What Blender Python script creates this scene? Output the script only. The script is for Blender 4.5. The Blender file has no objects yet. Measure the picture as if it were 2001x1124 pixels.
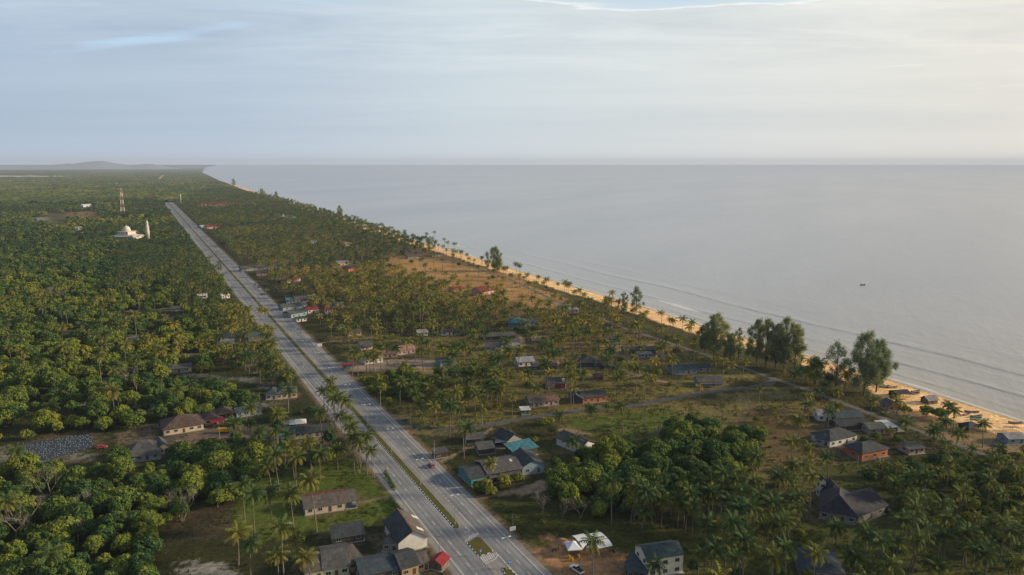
import bpy, math, random
import numpy as np

random.seed(11)
rng = np.random.default_rng(11)
scene = bpy.context.scene
COL = scene.collection

# ------------------------------------------------------------------ camera geometry
F, H, CX, CY, HZ = 1429.0, 120.0, 1000.5, 562.0, 321.0
PITCH = math.atan((CY - HZ) / F)
CP, SP = math.cos(PITCH), math.sin(PITCH)
ROAD_AZ = math.radians(-27.0)
E_S = np.array([math.sin(ROAD_AZ), math.cos(ROAD_AZ)])       # along the highway
E_N = np.array([math.cos(ROAD_AZ), -math.sin(ROAD_AZ)])      # across it, towards the sea


def G(u, v, z=0.0):
    """photo position -> point of the place at height z"""
    X = (u - CX) / F
    Y = -(v - CY) / F
    dy = CP + Y * SP
    dz = -SP + Y * CP
    t = (z - H) / dz
    return np.array([X * t, dy * t])


def P(x, y, z=0.0):
    dep = y * CP - (z - H) * SP
    up = y * SP + (z - H) * CP
    return CX + F * x / dep, CY - F * up / dep, dep


def SN(s, n):
    return E_S * s + E_N * n


def to_sn(p):
    p = np.asarray(p, float)
    return p @ E_S, p @ E_N


SH_S = np.array([-3000, 0, 185, 266, 430, 500, 612, 752, 883, 1056, 2116, 3692, 5877, 12000, 30000, 150000.])
SH_N = np.array([340, 360, 366.4, 373, 374.5, 380, 381, 383, 389, 391, 427, 478, 560, 900, 2400, 14000.])


def shore(s):
    return np.interp(s, SH_S, SH_N)


# ------------------------------------------------------------------ value noise
def _h(ix, iy, k):
    v = np.sin(ix * 127.1 + iy * 311.7 + k * 74.7) * 43758.5453
    return v - np.floor(v)


def vnoise(x, y, k=0):
    x = np.asarray(x, float); y = np.asarray(y, float)
    ix, iy = np.floor(x), np.floor(y)
    fx, fy = x - ix, y - iy
    fx = fx * fx * (3 - 2 * fx); fy = fy * fy * (3 - 2 * fy)
    a = _h(ix, iy, k) * (1 - fx) + _h(ix + 1, iy, k) * fx
    b = _h(ix, iy + 1, k) * (1 - fx) + _h(ix + 1, iy + 1, k) * fx
    return a * (1 - fy) + b * fy


def fbm(x, y, k=0, o=4):
    t, a, sm = 0, 0.5, 0
    for i in range(o):
        t = t + a * vnoise(x * 2 ** i + 17 * i, y * 2 ** i - 9 * i, k + i)
        sm += a
        a *= 0.5
    return t / sm


def pip(px, py, poly):
    poly = np.asarray(poly)
    inside = np.zeros(px.shape, bool)
    j = len(poly) - 1
    for i in range(len(poly)):
        xi, yi = poly[i]; xj, yj = poly[j]
        c = ((yi > py) != (yj > py)) & (px < (xj - xi) * (py - yi) / (yj - yi + 1e-12) + xi)
        inside ^= c
        j = i
    return inside


def wpoly(pts):
    return np.array([G(*p) for p in pts])


def seg_dist(px, py, pts):
    d = np.full(np.shape(px), 1e9)
    for a, b in zip(pts[:-1], pts[1:]):
        ab = b - a
        L2 = ab @ ab + 1e-9
        t = np.clip(((px - a[0]) * ab[0] + (py - a[1]) * ab[1]) / L2, 0, 1)
        d = np.minimum(d, np.hypot(px - a[0] - t * ab[0], py - a[1] - t * ab[1]))
    return d


# ------------------------------------------------------------------ materials
def new_mat(name):
    m = bpy.data.materials.new(name)
    m.use_nodes = True
    nt = m.node_tree
    return m, nt, nt.nodes['Principled BSDF']


def nd(nt, t, **kw):
    n = nt.nodes.new(t)
    for k, v in kw.items():
        if k.startswith('i_'):
            n.inputs[k[2:].replace('_', ' ')].default_value = v
        else:
            setattr(n, k, v)
    return n


def ramp(nt, fac, stops):
    r = nt.nodes.new('ShaderNodeValToRGB')
    els = r.color_ramp.elements
    while len(els) < len(stops):
        els.new(0.5)
    for e, (p, c) in zip(els, stops):
        e.position = p
        e.color = (*c, 1) if len(c) == 3 else c
    nt.links.new(fac, r.inputs[0])
    return r.outputs[0]


def mixc(nt, a, b, fac, mode='MIX'):
    m = nt.nodes.new('ShaderNodeMix')
    m.data_type = 'RGBA'
    m.blend_type = mode
    for s, v in ((6, a), (7, b), (0, fac)):
        if hasattr(v, 'links') or isinstance(v, bpy.types.NodeSocket):
            nt.links.new(v, m.inputs[s])
        else:
            m.inputs[s].default_value = v if s == 0 else (*v, 1)
    return m.outputs[2]


def math_n(nt, op, a, b=None, c=None):
    m = nt.nodes.new('ShaderNodeMath')
    m.operation = op
    for i, v in enumerate((a, b, c)):
        if v is None:
            continue
        if isinstance(v, bpy.types.NodeSocket):
            nt.links.new(v, m.inputs[i])
        else:
            m.inputs[i].default_value = v
    return m.outputs[0]


_MC = {}


def paint(name, col, rough=0.8, var=0.25, scale=0.35, spec=0.3, metal=0.0):
    """weathered surface: base colour broken by two scales of noise"""
    key = (name, tuple(col), rough, var, scale)
    if key in _MC:
        return _MC[key]
    m, nt, b = new_mat(name)
    tc = nd(nt, 'ShaderNodeTexCoord')
    n1 = nd(nt, 'ShaderNodeTexNoise', i_Scale=scale, i_Detail=6.0, i_Roughness=0.65)
    n2 = nd(nt, 'ShaderNodeTexNoise', i_Scale=scale * 9, i_Detail=3.0)
    nt.links.new(tc.outputs['Object'], n1.inputs['Vector'])
    nt.links.new(tc.outputs['Object'], n2.inputs['Vector'])
    f = math_n(nt, 'ADD', math_n(nt, 'MULTIPLY', n1.outputs[0], 0.7), math_n(nt, 'MULTIPLY', n2.outputs[0], 0.3))
    lo = tuple(c * (1 - var) for c in col)
    hi = tuple(min(1, c * (1 + var * 0.8)) for c in col)
    nt.links.new(ramp(nt, f, [(0.32, lo), (0.68, hi)]), b.inputs['Base Color'])
    b.inputs['Roughness'].default_value = rough
    b.inputs['Specular IOR Level'].default_value = spec
    b.inputs['Metallic'].default_value = metal
    _MC[key] = m
    return m


def roof_mat(name, col, rust=0.25):
    key = ('roof', name, tuple(col), rust)
    if key in _MC:
        return _MC[key]
    m, nt, b = new_mat('roof_' + name)
    tc = nd(nt, 'ShaderNodeTexCoord')
    br = nd(nt, 'ShaderNodeTexBrick', offset=0.5, i_Scale=1.0)
    br.inputs['Brick Width'].default_value = 0.95
    br.inputs['Row Height'].default_value = 2.3
    br.inputs['Mortar Size'].default_value = 0.035
    br.inputs['Color1'].default_value = (*[c * 0.82 for c in col], 1)
    br.inputs['Color2'].default_value = (*[min(1, c * 1.18) for c in col], 1)
    br.inputs['Mortar'].default_value = (*[c * 0.5 for c in col], 1)
    nt.links.new(tc.outputs['Object'], br.inputs['Vector'])
    n1 = nd(nt, 'ShaderNodeTexNoise', i_Scale=0.28, i_Detail=7.0, i_Roughness=0.7)
    mp = nd(nt, 'ShaderNodeMapping')
    mp.inputs['Scale'].default_value = (1.0, 0.45, 1.0)
    nt.links.new(tc.outputs['Object'], mp.inputs[0])
    nt.links.new(mp.outputs[0], n1.inputs['Vector'])
    stain = tuple(0.35 * c + 0.65 * r for c, r in zip(col, (0.10, 0.065, 0.045)))
    c1 = mixc(nt, br.outputs[0], stain, ramp(nt, n1.outputs[0], [(0.48, (0, 0, 0)), (0.72, (rust * 2, rust * 2, rust * 2))]))
    n2 = nd(nt, 'ShaderNodeTexNoise', i_Scale=0.9, i_Detail=5.0)
    nt.links.new(tc.outputs['Object'], n2.inputs['Vector'])
    c2 = mixc(nt, c1, ramp(nt, n2.outputs[0], [(0.3, (0.7, 0.7, 0.7)), (0.7, (1.15, 1.15, 1.15))]), 1.0, 'MULTIPLY')
    nt.links.new(c2, b.inputs['Base Color'])
    wv = nd(nt, 'ShaderNodeTexWave', i_Scale=2.2, i_Distortion=0.4)
    nt.links.new(tc.outputs['Object'], wv.inputs['Vector'])
    bp = nd(nt, 'ShaderNodeBump', i_Strength=0.25, i_Distance=0.05)
    nt.links.new(wv.outputs[1], bp.inputs['Height'])
    nt.links.new(bp.outputs[0], b.inputs['Normal'])
    b.inputs['Roughness'].default_value = 0.75
    b.inputs['Specular IOR Level'].default_value = 0.25
    _MC[key] = m
    return m


def leaf_mat(name, stops, transl=0.25):
    """foliage: colour by per-leaf tint (attribute) and by a random value of the tree"""
    m, nt, b = new_mat(name)
    at = nd(nt, 'ShaderNodeAttribute', attribute_name='tint')
    oi = nd(nt, 'ShaderNodeObjectInfo')
    f = math_n(nt, 'ADD', math_n(nt, 'MULTIPLY', at.outputs['Fac'], 0.70), math_n(nt, 'MULTIPLY', oi.outputs['Random'], 0.34))
    c = ramp(nt, f, stops)
    nt.links.new(c, b.inputs['Base Color'])
    b.inputs['Roughness'].default_value = 0.7
    b.inputs['Specular IOR Level'].default_value = 0.08
    tr = nd(nt, 'ShaderNodeBsdfTranslucent')
    nt.links.new(c, tr.inputs['Color'])
    mx = nd(nt, 'ShaderNodeMixShader')
    mx.inputs[0].default_value = transl
    nt.links.new(b.outputs[0], mx.inputs[1])
    nt.links.new(tr.outputs[0], mx.inputs[2])
    nt.links.new(mx.outputs[0], nt.nodes['Material Output'].inputs[0])
    return m


M_BROAD = leaf_mat('broad_leaf', [(0.0, (0.016, 0.058, 0.034)), (0.34, (0.054, 0.118, 0.044)), (0.64, (0.210, 0.250, 0.042)), (1.0, (0.40, 0.32, 0.06))])
M_PALM = leaf_mat('palm_leaf', [(0.0, (0.026, 0.074, 0.040)), (0.40, (0.086, 0.132, 0.044)), (0.70, (0.240, 0.222, 0.050)), (1.0, (0.44, 0.31, 0.08))], 0.34)
M_NEEDLE = leaf_mat('needle_leaf', [(0.0, (0.11, 0.19, 0.12)), (0.6, (0.29, 0.32, 0.15)), (1.0, (0.48, 0.41, 0.17))], 0.35)
M_GRASS = leaf_mat('grass_leaf', [(0.0, (0.04, 0.07, 0.014)), (0.5, (0.09, 0.105, 0.024)), (1.0, (0.20, 0.145, 0.05))], 0.2)
M_TRUNK = paint('palm_trunk_bark', (0.17, 0.14, 0.115), 0.9, 0.35, 1.2)
M_BARK = paint('bark', (0.11, 0.09, 0.07), 0.9, 0.35, 1.2)
M_DEAD = paint('dead_wood', (0.26, 0.225, 0.19), 0.9, 0.3, 1.0)
M_NUT = paint('coconut', (0.16, 0.11, 0.03), 0.6, 0.3, 2.0)


# ------------------------------------------------------------------ mesh helpers
def link_mesh(name, V, Fq, mats, parent=None, midx=None, tint=None, smooth=False, colattr=None):
    """numpy verts (n,3) and quads/tris (m,k) -> linked object"""
    me = bpy.data.meshes.new(name)
    V = np.ascontiguousarray(V, np.float32)
    Fq = np.ascontiguousarray(Fq, np.int32)
    k = Fq.shape[1]
    me.vertices.add(len(V)); me.vertices.foreach_set('co', V.ravel())
    me.loops.add(Fq.size); me.loops.foreach_set('vertex_index', Fq.ravel())
    me.polygons.add(len(Fq))
    me.polygons.foreach_set('loop_start', np.arange(0, Fq.size, k, dtype=np.int32))
    me.polygons.foreach_set('loop_total', np.full(len(Fq), k, np.int32))
    for m in mats:
        me.materials.append(m)
    if midx is not None:
        me.polygons.foreach_set('material_index', np.ascontiguousarray(midx, np.int32))
    me.polygons.foreach_set('use_smooth', np.full(len(Fq), smooth, bool))
    me.update(calc_edges=True)
    if tint is not None:
        a = me.attributes.new('tint', 'FLOAT', 'POINT')
        a.data.foreach_set('value', np.ascontiguousarray(tint, np.float32))
    if colattr is not None:
        for nm, arr in colattr.items():
            a = me.attributes.new(nm, 'FLOAT_COLOR', 'POINT')
            a.data.foreach_set('color', np.ascontiguousarray(arr, np.float32).ravel())
    o = bpy.data.objects.new(name, me)
    COL.objects.link(o)
    if parent is not None:
        o.parent = parent
    return o


class MB:
    def __init__(self):
        self.v, self.f, self.m = [], [], []

    def poly(self, pts, mi=0):
        b = len(self.v)
        self.v += [tuple(map(float, p)) for p in pts]
        self.f.append(tuple(range(b, b + len(pts)))); self.m.append(mi)

    def box(self, x0, x1, y0, y1, z0, z1, mi=0, skip=()):
        b = len(self.v)
        self.v += [(x, y, z) for z in (z0, z1) for y in (y0, y1) for x in (x0, x1)]
        fs = {'b': (0, 2, 3, 1), 't': (4, 5, 7, 6), 'f': (0, 1, 5, 4), 'k': (2, 6, 7, 3), 'l': (0, 4, 6, 2), 'r': (1, 3, 7, 5)}
        for k, f in fs.items():
            if k not in skip:
                self.f.append(tuple(b + i for i in f)); self.m.append(mi)

    def tube(self, pts, rads, n=8, mi=0, cap=True):
        pts = [np.array(p, float) for p in pts]
        b = len(self.v)
        for i, (p, r) in enumerate(zip(pts, rads)):
            d = pts[min(i + 1, len(pts) - 1)] - pts[max(i - 1, 0)]
            d = d / (np.linalg.norm(d) + 1e-9)
            a = np.array([1, 0, 0]) if abs(d[0]) < 0.8 else np.array([0, 1, 0])
            u = np.cross(d, a); u /= np.linalg.norm(u)
            w = np.cross(d, u)
            for k in range(n):
                t = 2 * math.pi * k / n
                self.v.append(tuple(p + r * (math.cos(t) * u + math.sin(t) * w)))
        for i in range(len(pts) - 1):
            for k in range(n):
                a0 = b + i * n + k; a1 = b + i * n + (k + 1) % n
                self.f.append((a0, a1, a1 + n, a0 + n)); self.m.append(mi)
        if cap:
            self.f.append(tuple(b + k for k in range(n))[::-1]); self.m.append(mi)
            self.f.append(tuple(b + (len(pts) - 1) * n + k for k in range(n))); self.m.append(mi)

    def lathe(self, prof, n=20, mi=0, c=(0, 0)):
        b = len(self.v)
        for r, z in prof:
            for k in range(n):
                t = 2 * math.pi * k / n
                self.v.append((c[0] + r * math.cos(t), c[1] + r * math.sin(t), z))
        for i in range(len(prof) - 1):
            for k in range(n):
                a0 = b + i * n + k; a1 = b + i * n + (k + 1) % n
                self.f.append((a0, a1, a1 + n, a0 + n)); self.m.append(mi)

    def xf(self, fn):
        self.v = [tuple(fn(p)) for p in self.v]
        return self

    def build(self, name, mats, parent=None, smooth=False):
        me = bpy.data.meshes.new(name)
        me.from_pydata(self.v, [], self.f)
        for m in (mats if isinstance(mats, (list, tuple)) else [mats]):
            me.materials.append(m)
        me.polygons.foreach_set('material_index', np.array(self.m, np.int32))
        if smooth:
            me.polygons.foreach_set('use_smooth', np.ones(len(self.f), bool))
        me.update()
        o = bpy.data.objects.new(name, me)
        COL.objects.link(o)
        if parent is not None:
            o.parent = parent
        return o


def thing(name, label, cat, loc=(0, 0, 0), rz=0.0, group=None):
    o = bpy.data.objects.new(name, None)
    o.empty_display_size = 0.5
    COL.objects.link(o)
    o.location = loc
    o.rotation_euler = (0, 0, rz)
    return tag(o, label, cat, group)


def tag(o, label=None, cat=None, group=None, kind=None):
    for k, v in (('label', label), ('category', cat), ('group', group), ('kind', kind)):
        if v:
            o[k] = v
    return o


def struct(o):
    o['kind'] = 'structure'
    return o


def dup(root, loc, rz, label, group=None, scale=1.0):
    r = root.copy(); COL.objects.link(r)
    r.location = loc; r.rotation_euler = (0, 0, rz); r.scale = scale if isinstance(scale, tuple) else (scale,) * 3
    r['label'] = label
    if group:
        r['group'] = group
    for ch in root.children:
        c = ch.copy(); COL.objects.link(c); c.parent = r
        for g in ch.children:
            d = g.copy(); COL.objects.link(d); d.parent = c
    return r


# ------------------------------------------------------------------ camera
cam = bpy.data.cameras.new('camera')
cam.sensor_width = 36.0
cam.lens = 36.0 * F / 2001.0
cam.clip_start = 1.0
cam.clip_end = 400000.0
co = bpy.data.objects.new('camera', cam)
COL.objects.link(co)
co.location = (0, 0, H)
co.rotation_euler = (math.pi / 2 - PITCH, 0, 0)
scene.camera = co

# ------------------------------------------------------------------ light and sky
SUN_AZ, SUN_EL = math.radians(86.0), math.radians(18.0)
sl = bpy.data.lights.new('sun', 'SUN')
sl.energy = 5.0
sl.angle = math.radians(5.0)
sl.color = (1.0, 0.82, 0.54)
so = bpy.data.objects.new('sun', sl)
COL.objects.link(so)
so.rotation_euler = (math.pi / 2 - SUN_EL, 0, -SUN_AZ + math.pi)
so.location = (300, 100, 300)

w = bpy.data.worlds.new('World')
scene.world = w
w.use_nodes = True
nt = w.node_tree
bg = nt.nodes['Background']
sky = nd(nt, 'ShaderNodeTexSky', sky_type='NISHITA', sun_disc=False, sun_elevation=SUN_EL, sun_rotation=SUN_AZ, altitude=100.0, dust_density=2.0)
skyc = mixc(nt, sky.outputs[0], (0.085, 0.085, 0.085), 1.0, 'MULTIPLY')
tc = nd(nt, 'ShaderNodeTexCoord')
sx = nd(nt, 'ShaderNodeSeparateXYZ')
nt.links.new(tc.outputs['Generated'], sx.inputs[0])
zz = math_n(nt, 'MAXIMUM', sx.outputs[2], 0.0)
den = math_n(nt, 'ADD', zz, 0.035)
px_ = math_n(nt, 'DIVIDE', sx.outputs[0], den)
py_ = math_n(nt, 'DIVIDE', sx.outputs[1], den)
cb = nd(nt, 'ShaderNodeCombineXYZ')
nt.links.new(px_, cb.inputs[0]); nt.links.new(py_, cb.inputs[1])
# gradient towards the sun (horizontal)
dotv = nd(nt, 'ShaderNodeVectorMath', operation='DOT_PRODUCT')
nt.links.new(tc.outputs['Generated'], dotv.inputs[0])
dotv.inputs[1].default_value = (math.sin(SUN_AZ), math.cos(SUN_AZ), 0)
dfac = math_n(nt, 'MULTIPLY_ADD', dotv.outputs['Value'], 0.5, 0.5)
cdeck = ramp(nt, dfac, [(0.0, (0.13, 0.18, 0.25)), (0.10, (0.22, 0.29, 0.38)), (0.22, (0.355, 0.45, 0.56)), (0.36, (0.415, 0.50, 0.595)), (0.52, (0.53, 0.60, 0.635)), (0.70, (0.635, 0.655, 0.635)), (0.80, (0.68, 0.665, 0.61)), (1.0, (1.05, 0.92, 0.74))])
# higher parts of the deck darker blue-grey
hi = ramp(nt, zz, [(0.0, (1.08, 1.06, 1.04)), (0.014, (1.05, 1.03, 1.02)), (0.045, (0.95, 0.95, 0.955)), (0.12, (1, 1, 1)), (0.21, (1.05, 1.05, 1.04)), (0.38, (0.52, 0.57, 0.64)), (1.0, (0.30, 0.37, 0.47))])
deck = mixc(nt, cdeck, hi, 1.0, 'MULTIPLY')
# wispy streaks of brighter and darker cloud
mp = nd(nt, 'ShaderNodeMapping')
mp.inputs['Rotation'].default_value = (0, 0, math.radians(-24))
mp.inputs['Scale'].default_value = (0.55, 1.25, 1)
nt.links.new(cb.outputs[0], mp.inputs[0])
n1 = nd(nt, 'ShaderNodeTexNoise', i_Scale=1.1, i_Detail=9.0, i_Roughness=0.62, i_Distortion=0.6)
nt.links.new(mp.outputs[0], n1.inputs['Vector'])
n2 = nd(nt, 'ShaderNodeTexNoise', i_Scale=0.33, i_Detail=6.0, i_Roughness=0.55, i_Distortion=0.3)
nt.links.new(mp.outputs[0], n2.inputs['Vector'])
amp = ramp(nt, zz, [(0.02, (0, 0, 0)), (0.11, (0.18, 0.18, 0.18)), (0.15, (0.9, 0.9, 0.9))])
st = ramp(nt, n1.outputs[0], [(0.28, (0.84, 0.86, 0.90)), (0.52, (1, 1, 1)), (0.74, (1.18, 1.16, 1.12))])
deck = mixc(nt, deck, mixc(nt, deck, st, 1.0, 'MULTIPLY'), amp)
soft = ramp(nt, n2.outputs[0], [(0.36, (0.96, 0.967, 0.978)), (0.5, (1, 1, 1)), (0.64, (1.035, 1.03, 1.02))])
samp = ramp(nt, zz, [(0.01, (0, 0, 0)), (0.06, (1, 1, 1))])
deck = mixc(nt, deck, mixc(nt, deck, soft, 1.0, 'MULTIPLY'), samp)
# bright low bars of cloud on the sunny side
mp2 = nd(nt, 'ShaderNodeMapping')
mp2.inputs['Scale'].default_value = (2.2, 2.2, 26)
nt.links.new(tc.outputs['Generated'], mp2.inputs[0])
n3 = nd(nt, 'ShaderNodeTexNoise', i_Scale=1.5, i_Detail=7.0, i_Roughness=0.6)
nt.links.new(mp2.outputs[0], n3.inputs['Vector'])
bar = ramp(nt, n3.outputs[0], [(0.60, (0, 0, 0)), (0.72, (1, 1, 1))])
band = ramp(nt, zz, [(0.05, (0, 0, 0)), (0.085, (1, 1, 1)), (0.12, (1, 1, 1)), (0.16, (0.2, 0.2, 0.2))])
side = ramp(nt, dfac, [(0.56, (0, 0, 0)), (0.70, (0.6, 0.6, 0.6))])
barm = mixc(nt, mixc(nt, bar, band, 1.0, 'MULTIPLY'), side, 1.0, 'MULTIPLY')
deck = mixc(nt, deck, (0.93, 0.87, 0.76), barm)
# gaps of clear sky
def blob(x0, z0, rx, rz, slope):
    ex = math_n(nt, 'DIVIDE', math_n(nt, 'SUBTRACT', sx.outputs[0], x0), rx)
    zl = math_n(nt, 'MULTIPLY_ADD', math_n(nt, 'SUBTRACT', sx.outputs[0], x0), slope, z0)
    ez = math_n(nt, 'DIVIDE', math_n(nt, 'SUBTRACT', zz, zl), rz)
    d2 = math_n(nt, 'ADD', math_n(nt, 'MULTIPLY', ex, ex), math_n(nt, 'MULTIPLY', ez, ez))
    wob = math_n(nt, 'MULTIPLY_ADD', n1.outputs[0], 3.4, -1.7)
    return math_n(nt, 'ADD', math_n(nt, 'SUBTRACT', 1.0, d2), wob)
g1 = blob(0.20, 0.217, 0.22, 0.026, -0.02)
g2 = blob(-0.41, 0.148, 0.13, 0.0085, 0.24)
g3 = blob(-0.16, 0.213, 0.16, 0.012, 0.10)
gsum = math_n(nt, 'MAXIMUM', math_n(nt, 'MAXIMUM', g1, g2), g3)
gapm = ramp(nt, gsum, [(0.0, (0, 0, 0)), (0.9, (0.8, 0.8, 0.8))])
rim = ramp(nt, g1, [(0.0, (0, 0, 0)), (0.10, (0.5, 0.5, 0.5)), (0.35, (0, 0, 0))])
deck = mixc(nt, deck, (0.95, 0.93, 0.90), rim)
clear = mixc(nt, skyc, (0.50, 0.68, 0.86), 0.75)
full = mixc(nt, deck, clear, gapm)
nt.links.new(full, bg.inputs['Color'])
bg.inputs['Strength'].default_value = 1.22

# ------------------------------------------------------------------ ground layout (photo positions of outlines)
LANES = {
    'coast_lane': ([(925, 524), (985, 541), (1050, 571), (1110, 600), (1150, 612), (1200, 634), (1255, 653), (1300, 667), (1390, 697), (1475, 727), (1510, 740), (1575, 760), (1650, 789), (1725, 818), (1800, 843), (1913, 884), (1990, 913)], 3.0),
    'village_lane': ([(765, 821), (810, 845), (870, 848), (945, 832), (1025, 817), (1125, 802), (1225, 795), (1300, 781), (1350, 772), (1400, 762), (1500, 757), (1512, 742)], 3.3),
    'hamlet_path': ([(780, 503), (850, 504), (925, 524)], 3.0),
}
LANES_W = {k: (np.array([G(*p) for p in v]), wd) for k, (v, wd) in LANES.items()}
TRACKS = [([(921, 976), (965, 967), (1010, 958), (1066, 941)], 2.6), ([(850, 907), (880, 893), (908, 878), (925, 872), (931, 862), (950, 845), (960, 838)], 2.2),
          ([(612, 671), (690, 663), (775, 655), (840, 650)], 1.6), ([(697, 986), (730, 977), (765, 970)], 1.3),
          ([(762, 820), (800, 815)], 2.0), ([(1000, 650), (1020, 662), (1022, 690), (1030, 705)], 3.0), ([(1060, 657), (1020, 662)], 2.4),
          ([(1100, 677), (1250, 676), (1300, 672)], 1.4), ([(1215, 722), (1290, 745), (1330, 752)], 2.2), ([(1100, 840), (1150, 848)], 2.5),
          ([(700, 718), (660, 712), (650, 720)], 4.0)]
TRACKS_W = [(np.array([G(*p) for p in v]), wd) for v, wd in TRACKS]
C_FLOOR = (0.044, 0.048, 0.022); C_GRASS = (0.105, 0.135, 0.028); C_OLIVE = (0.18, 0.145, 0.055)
C_DRY = (0.42, 0.235, 0.095); C_DIRT = (0.36, 0.19, 0.10); C_PALE = (0.30, 0.275, 0.26); C_SAND = (0.95, 0.585, 0.315)
C_TRACK = (0.34, 0.235, 0.165)
PATCH = [  # (outline, colour, softness in metres, strength)
    ([(1085, 800), (1340, 782), (1520, 760), (1660, 805), (1640, 870), (1600, 960), (1480, 940), (1300, 860), (1110, 850)], C_OLIVE, 6, 0.9),
    ([(1440, 800), (1620, 800), (1620, 900), (1500, 930), (1440, 870)], (0.13, 0.085, 0.045), 8, 0.8),
    ([(1100, 815), (1330, 800), (1320, 850), (1150, 852)], C_GRASS, 5, 0.9),
    ([(1640, 900), (2001, 890), (2050, 1180), (1350, 1180), (1340, 1030), (1440, 990)], (0.075, 0.080, 0.024), 8, 0.9),
    ([(640, 655), (960, 660), (1110, 636), (1260, 655), (1480, 735), (1340, 772), (1100, 800), (940, 832), (830, 850), (740, 780)], (0.19, 0.155, 0.055), 6, 0.85),
    ([(1000, 660), (1240, 640), (1330, 690), (1300, 720), (1180, 690), (1040, 700)], (0.16, 0.11, 0.045), 6, 0.8),
    ([(725, 525), (760, 500), (850, 505), (1010, 540), (1110, 585), (1090, 610), (1000, 590), (860, 580), (780, 545)], C_DRY, 8, 0.95),
    ([(600, 430), (700, 425), (850, 482), (1000, 540), (850, 508), (720, 500), (620, 470)], (0.20, 0.125, 0.055), 12, 0.85),
    ([(860, 555), (1010, 590), (1080, 610), (1120, 640), (1010, 640), (900, 600)], (0.21, 0.13, 0.055), 8, 0.8),
    ([(1010, 545), (1130, 585), (1250, 625), (1350, 650), (1420, 680), (1300, 655), (1150, 600), (1040, 560)], (0.10, 0.092, 0.034), 5, 0.9),
    ([(480, 940), (740, 890), (790, 985), (770, 1015), (700, 1030), (480, 1062), (430, 1040)], C_GRASS, 4, 0.95),
    ([(330, 1000), (440, 985), (460, 1060), (330, 1050)], (0.075, 0.058, 0.038), 5, 0.8),
    ([(355, 1098), (470, 1104), (470, 1150), (340, 1150)], C_PALE, 4, 0.9),
    ([(160, 1110), (215, 1090), (230, 1124), (160, 1150)], C_PALE, 3, 0.7),
    ([(110, 905), (240, 880), (260, 905), (140, 935)], (0.085, 0.065, 0.035), 4, 0.8),
    ([(220, 850), (300, 832), (330, 850), (480, 830), (660, 850), (640, 868), (420, 872), (330, 866), (240, 868)], (0.20, 0.145, 0.115), 4, 0.85),
    ([(630, 820), (665, 810), (680, 850), (640, 858)], (0.16, 0.12, 0.10), 4, 0.6),
    ([(945, 985), (1030, 965), (1110, 1000), (1350, 1050), (1350, 1090), (1100, 1075), (1020, 1050)], (0.058, 0.062, 0.016), 4, 0.9),
    ([(1035, 1065), (1110, 1050), (1210, 1075), (1235, 1105), (1230, 1180), (1100, 1180)], C_DIRT, 4, 0.95),
    ([(1002, 960), (1066, 937), (1062, 958), (1012, 975)], C_TRACK, 2, 0.95),
    ([(640, 712), (700, 704), (850, 700), (890, 704), (840, 720), (700, 728), (655, 724)], (0.33, 0.245, 0.21), 3, 0.9),
    ([(790, 724), (850, 722), (850, 732), (800, 734)], (0.3, 0.18, 0.12), 2, 0.8),
    ([(1060, 700), (1100, 697), (1100, 712), (1050, 712)], C_DIRT, 3, 0.9),
    ([(1185, 682), (1215, 681), (1240, 695), (1240, 703), (1205, 697)], C_TRACK, 2, 0.9),
    ([(1278, 684), (1292, 684), (1303, 700), (1280, 700)], C_TRACK, 2, 0.9),
    ([(1240, 720), (1300, 735), (1340, 752), (1290, 752), (1210, 730)], (0.17, 0.12, 0.075), 3, 0.7),
    ([(1590, 872), (1640, 880), (1680, 868), (1760, 880), (1730, 905), (1650, 900)], (0.2, 0.13, 0.085), 3, 0.7),
    ([(1700, 770), (1790, 790), (1900, 840), (2010, 862), (2010, 905), (1900, 880), (1800, 838), (1720, 808)], (0.30, 0.20, 0.115), 4, 0.8),
    ([(130, 415), (190, 412), (195, 432), (130, 428)], (0.24, 0.13, 0.07), 15, 0.8),
    ([(60, 425), (100, 424), (95, 436), (60, 436)], C_PALE, 10, 0.8),
    ([(90, 415), (130, 418), (130, 448), (90, 446)], (0.10, 0.10, 0.04), 12, 0.8),
    ([(405, 640), (470, 612), (530, 640), (560, 690), (520, 690), (440, 660)], (0.085, 0.085, 0.022), 5, 0.7),
]
def patch(x, y):
    return next(wpoly(p[0]) for p in PATCH if p[0][0] == (x, y))


PATCH_W = [(wpoly(p), c, s, k) for p, c, s, k in PATCH]


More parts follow.
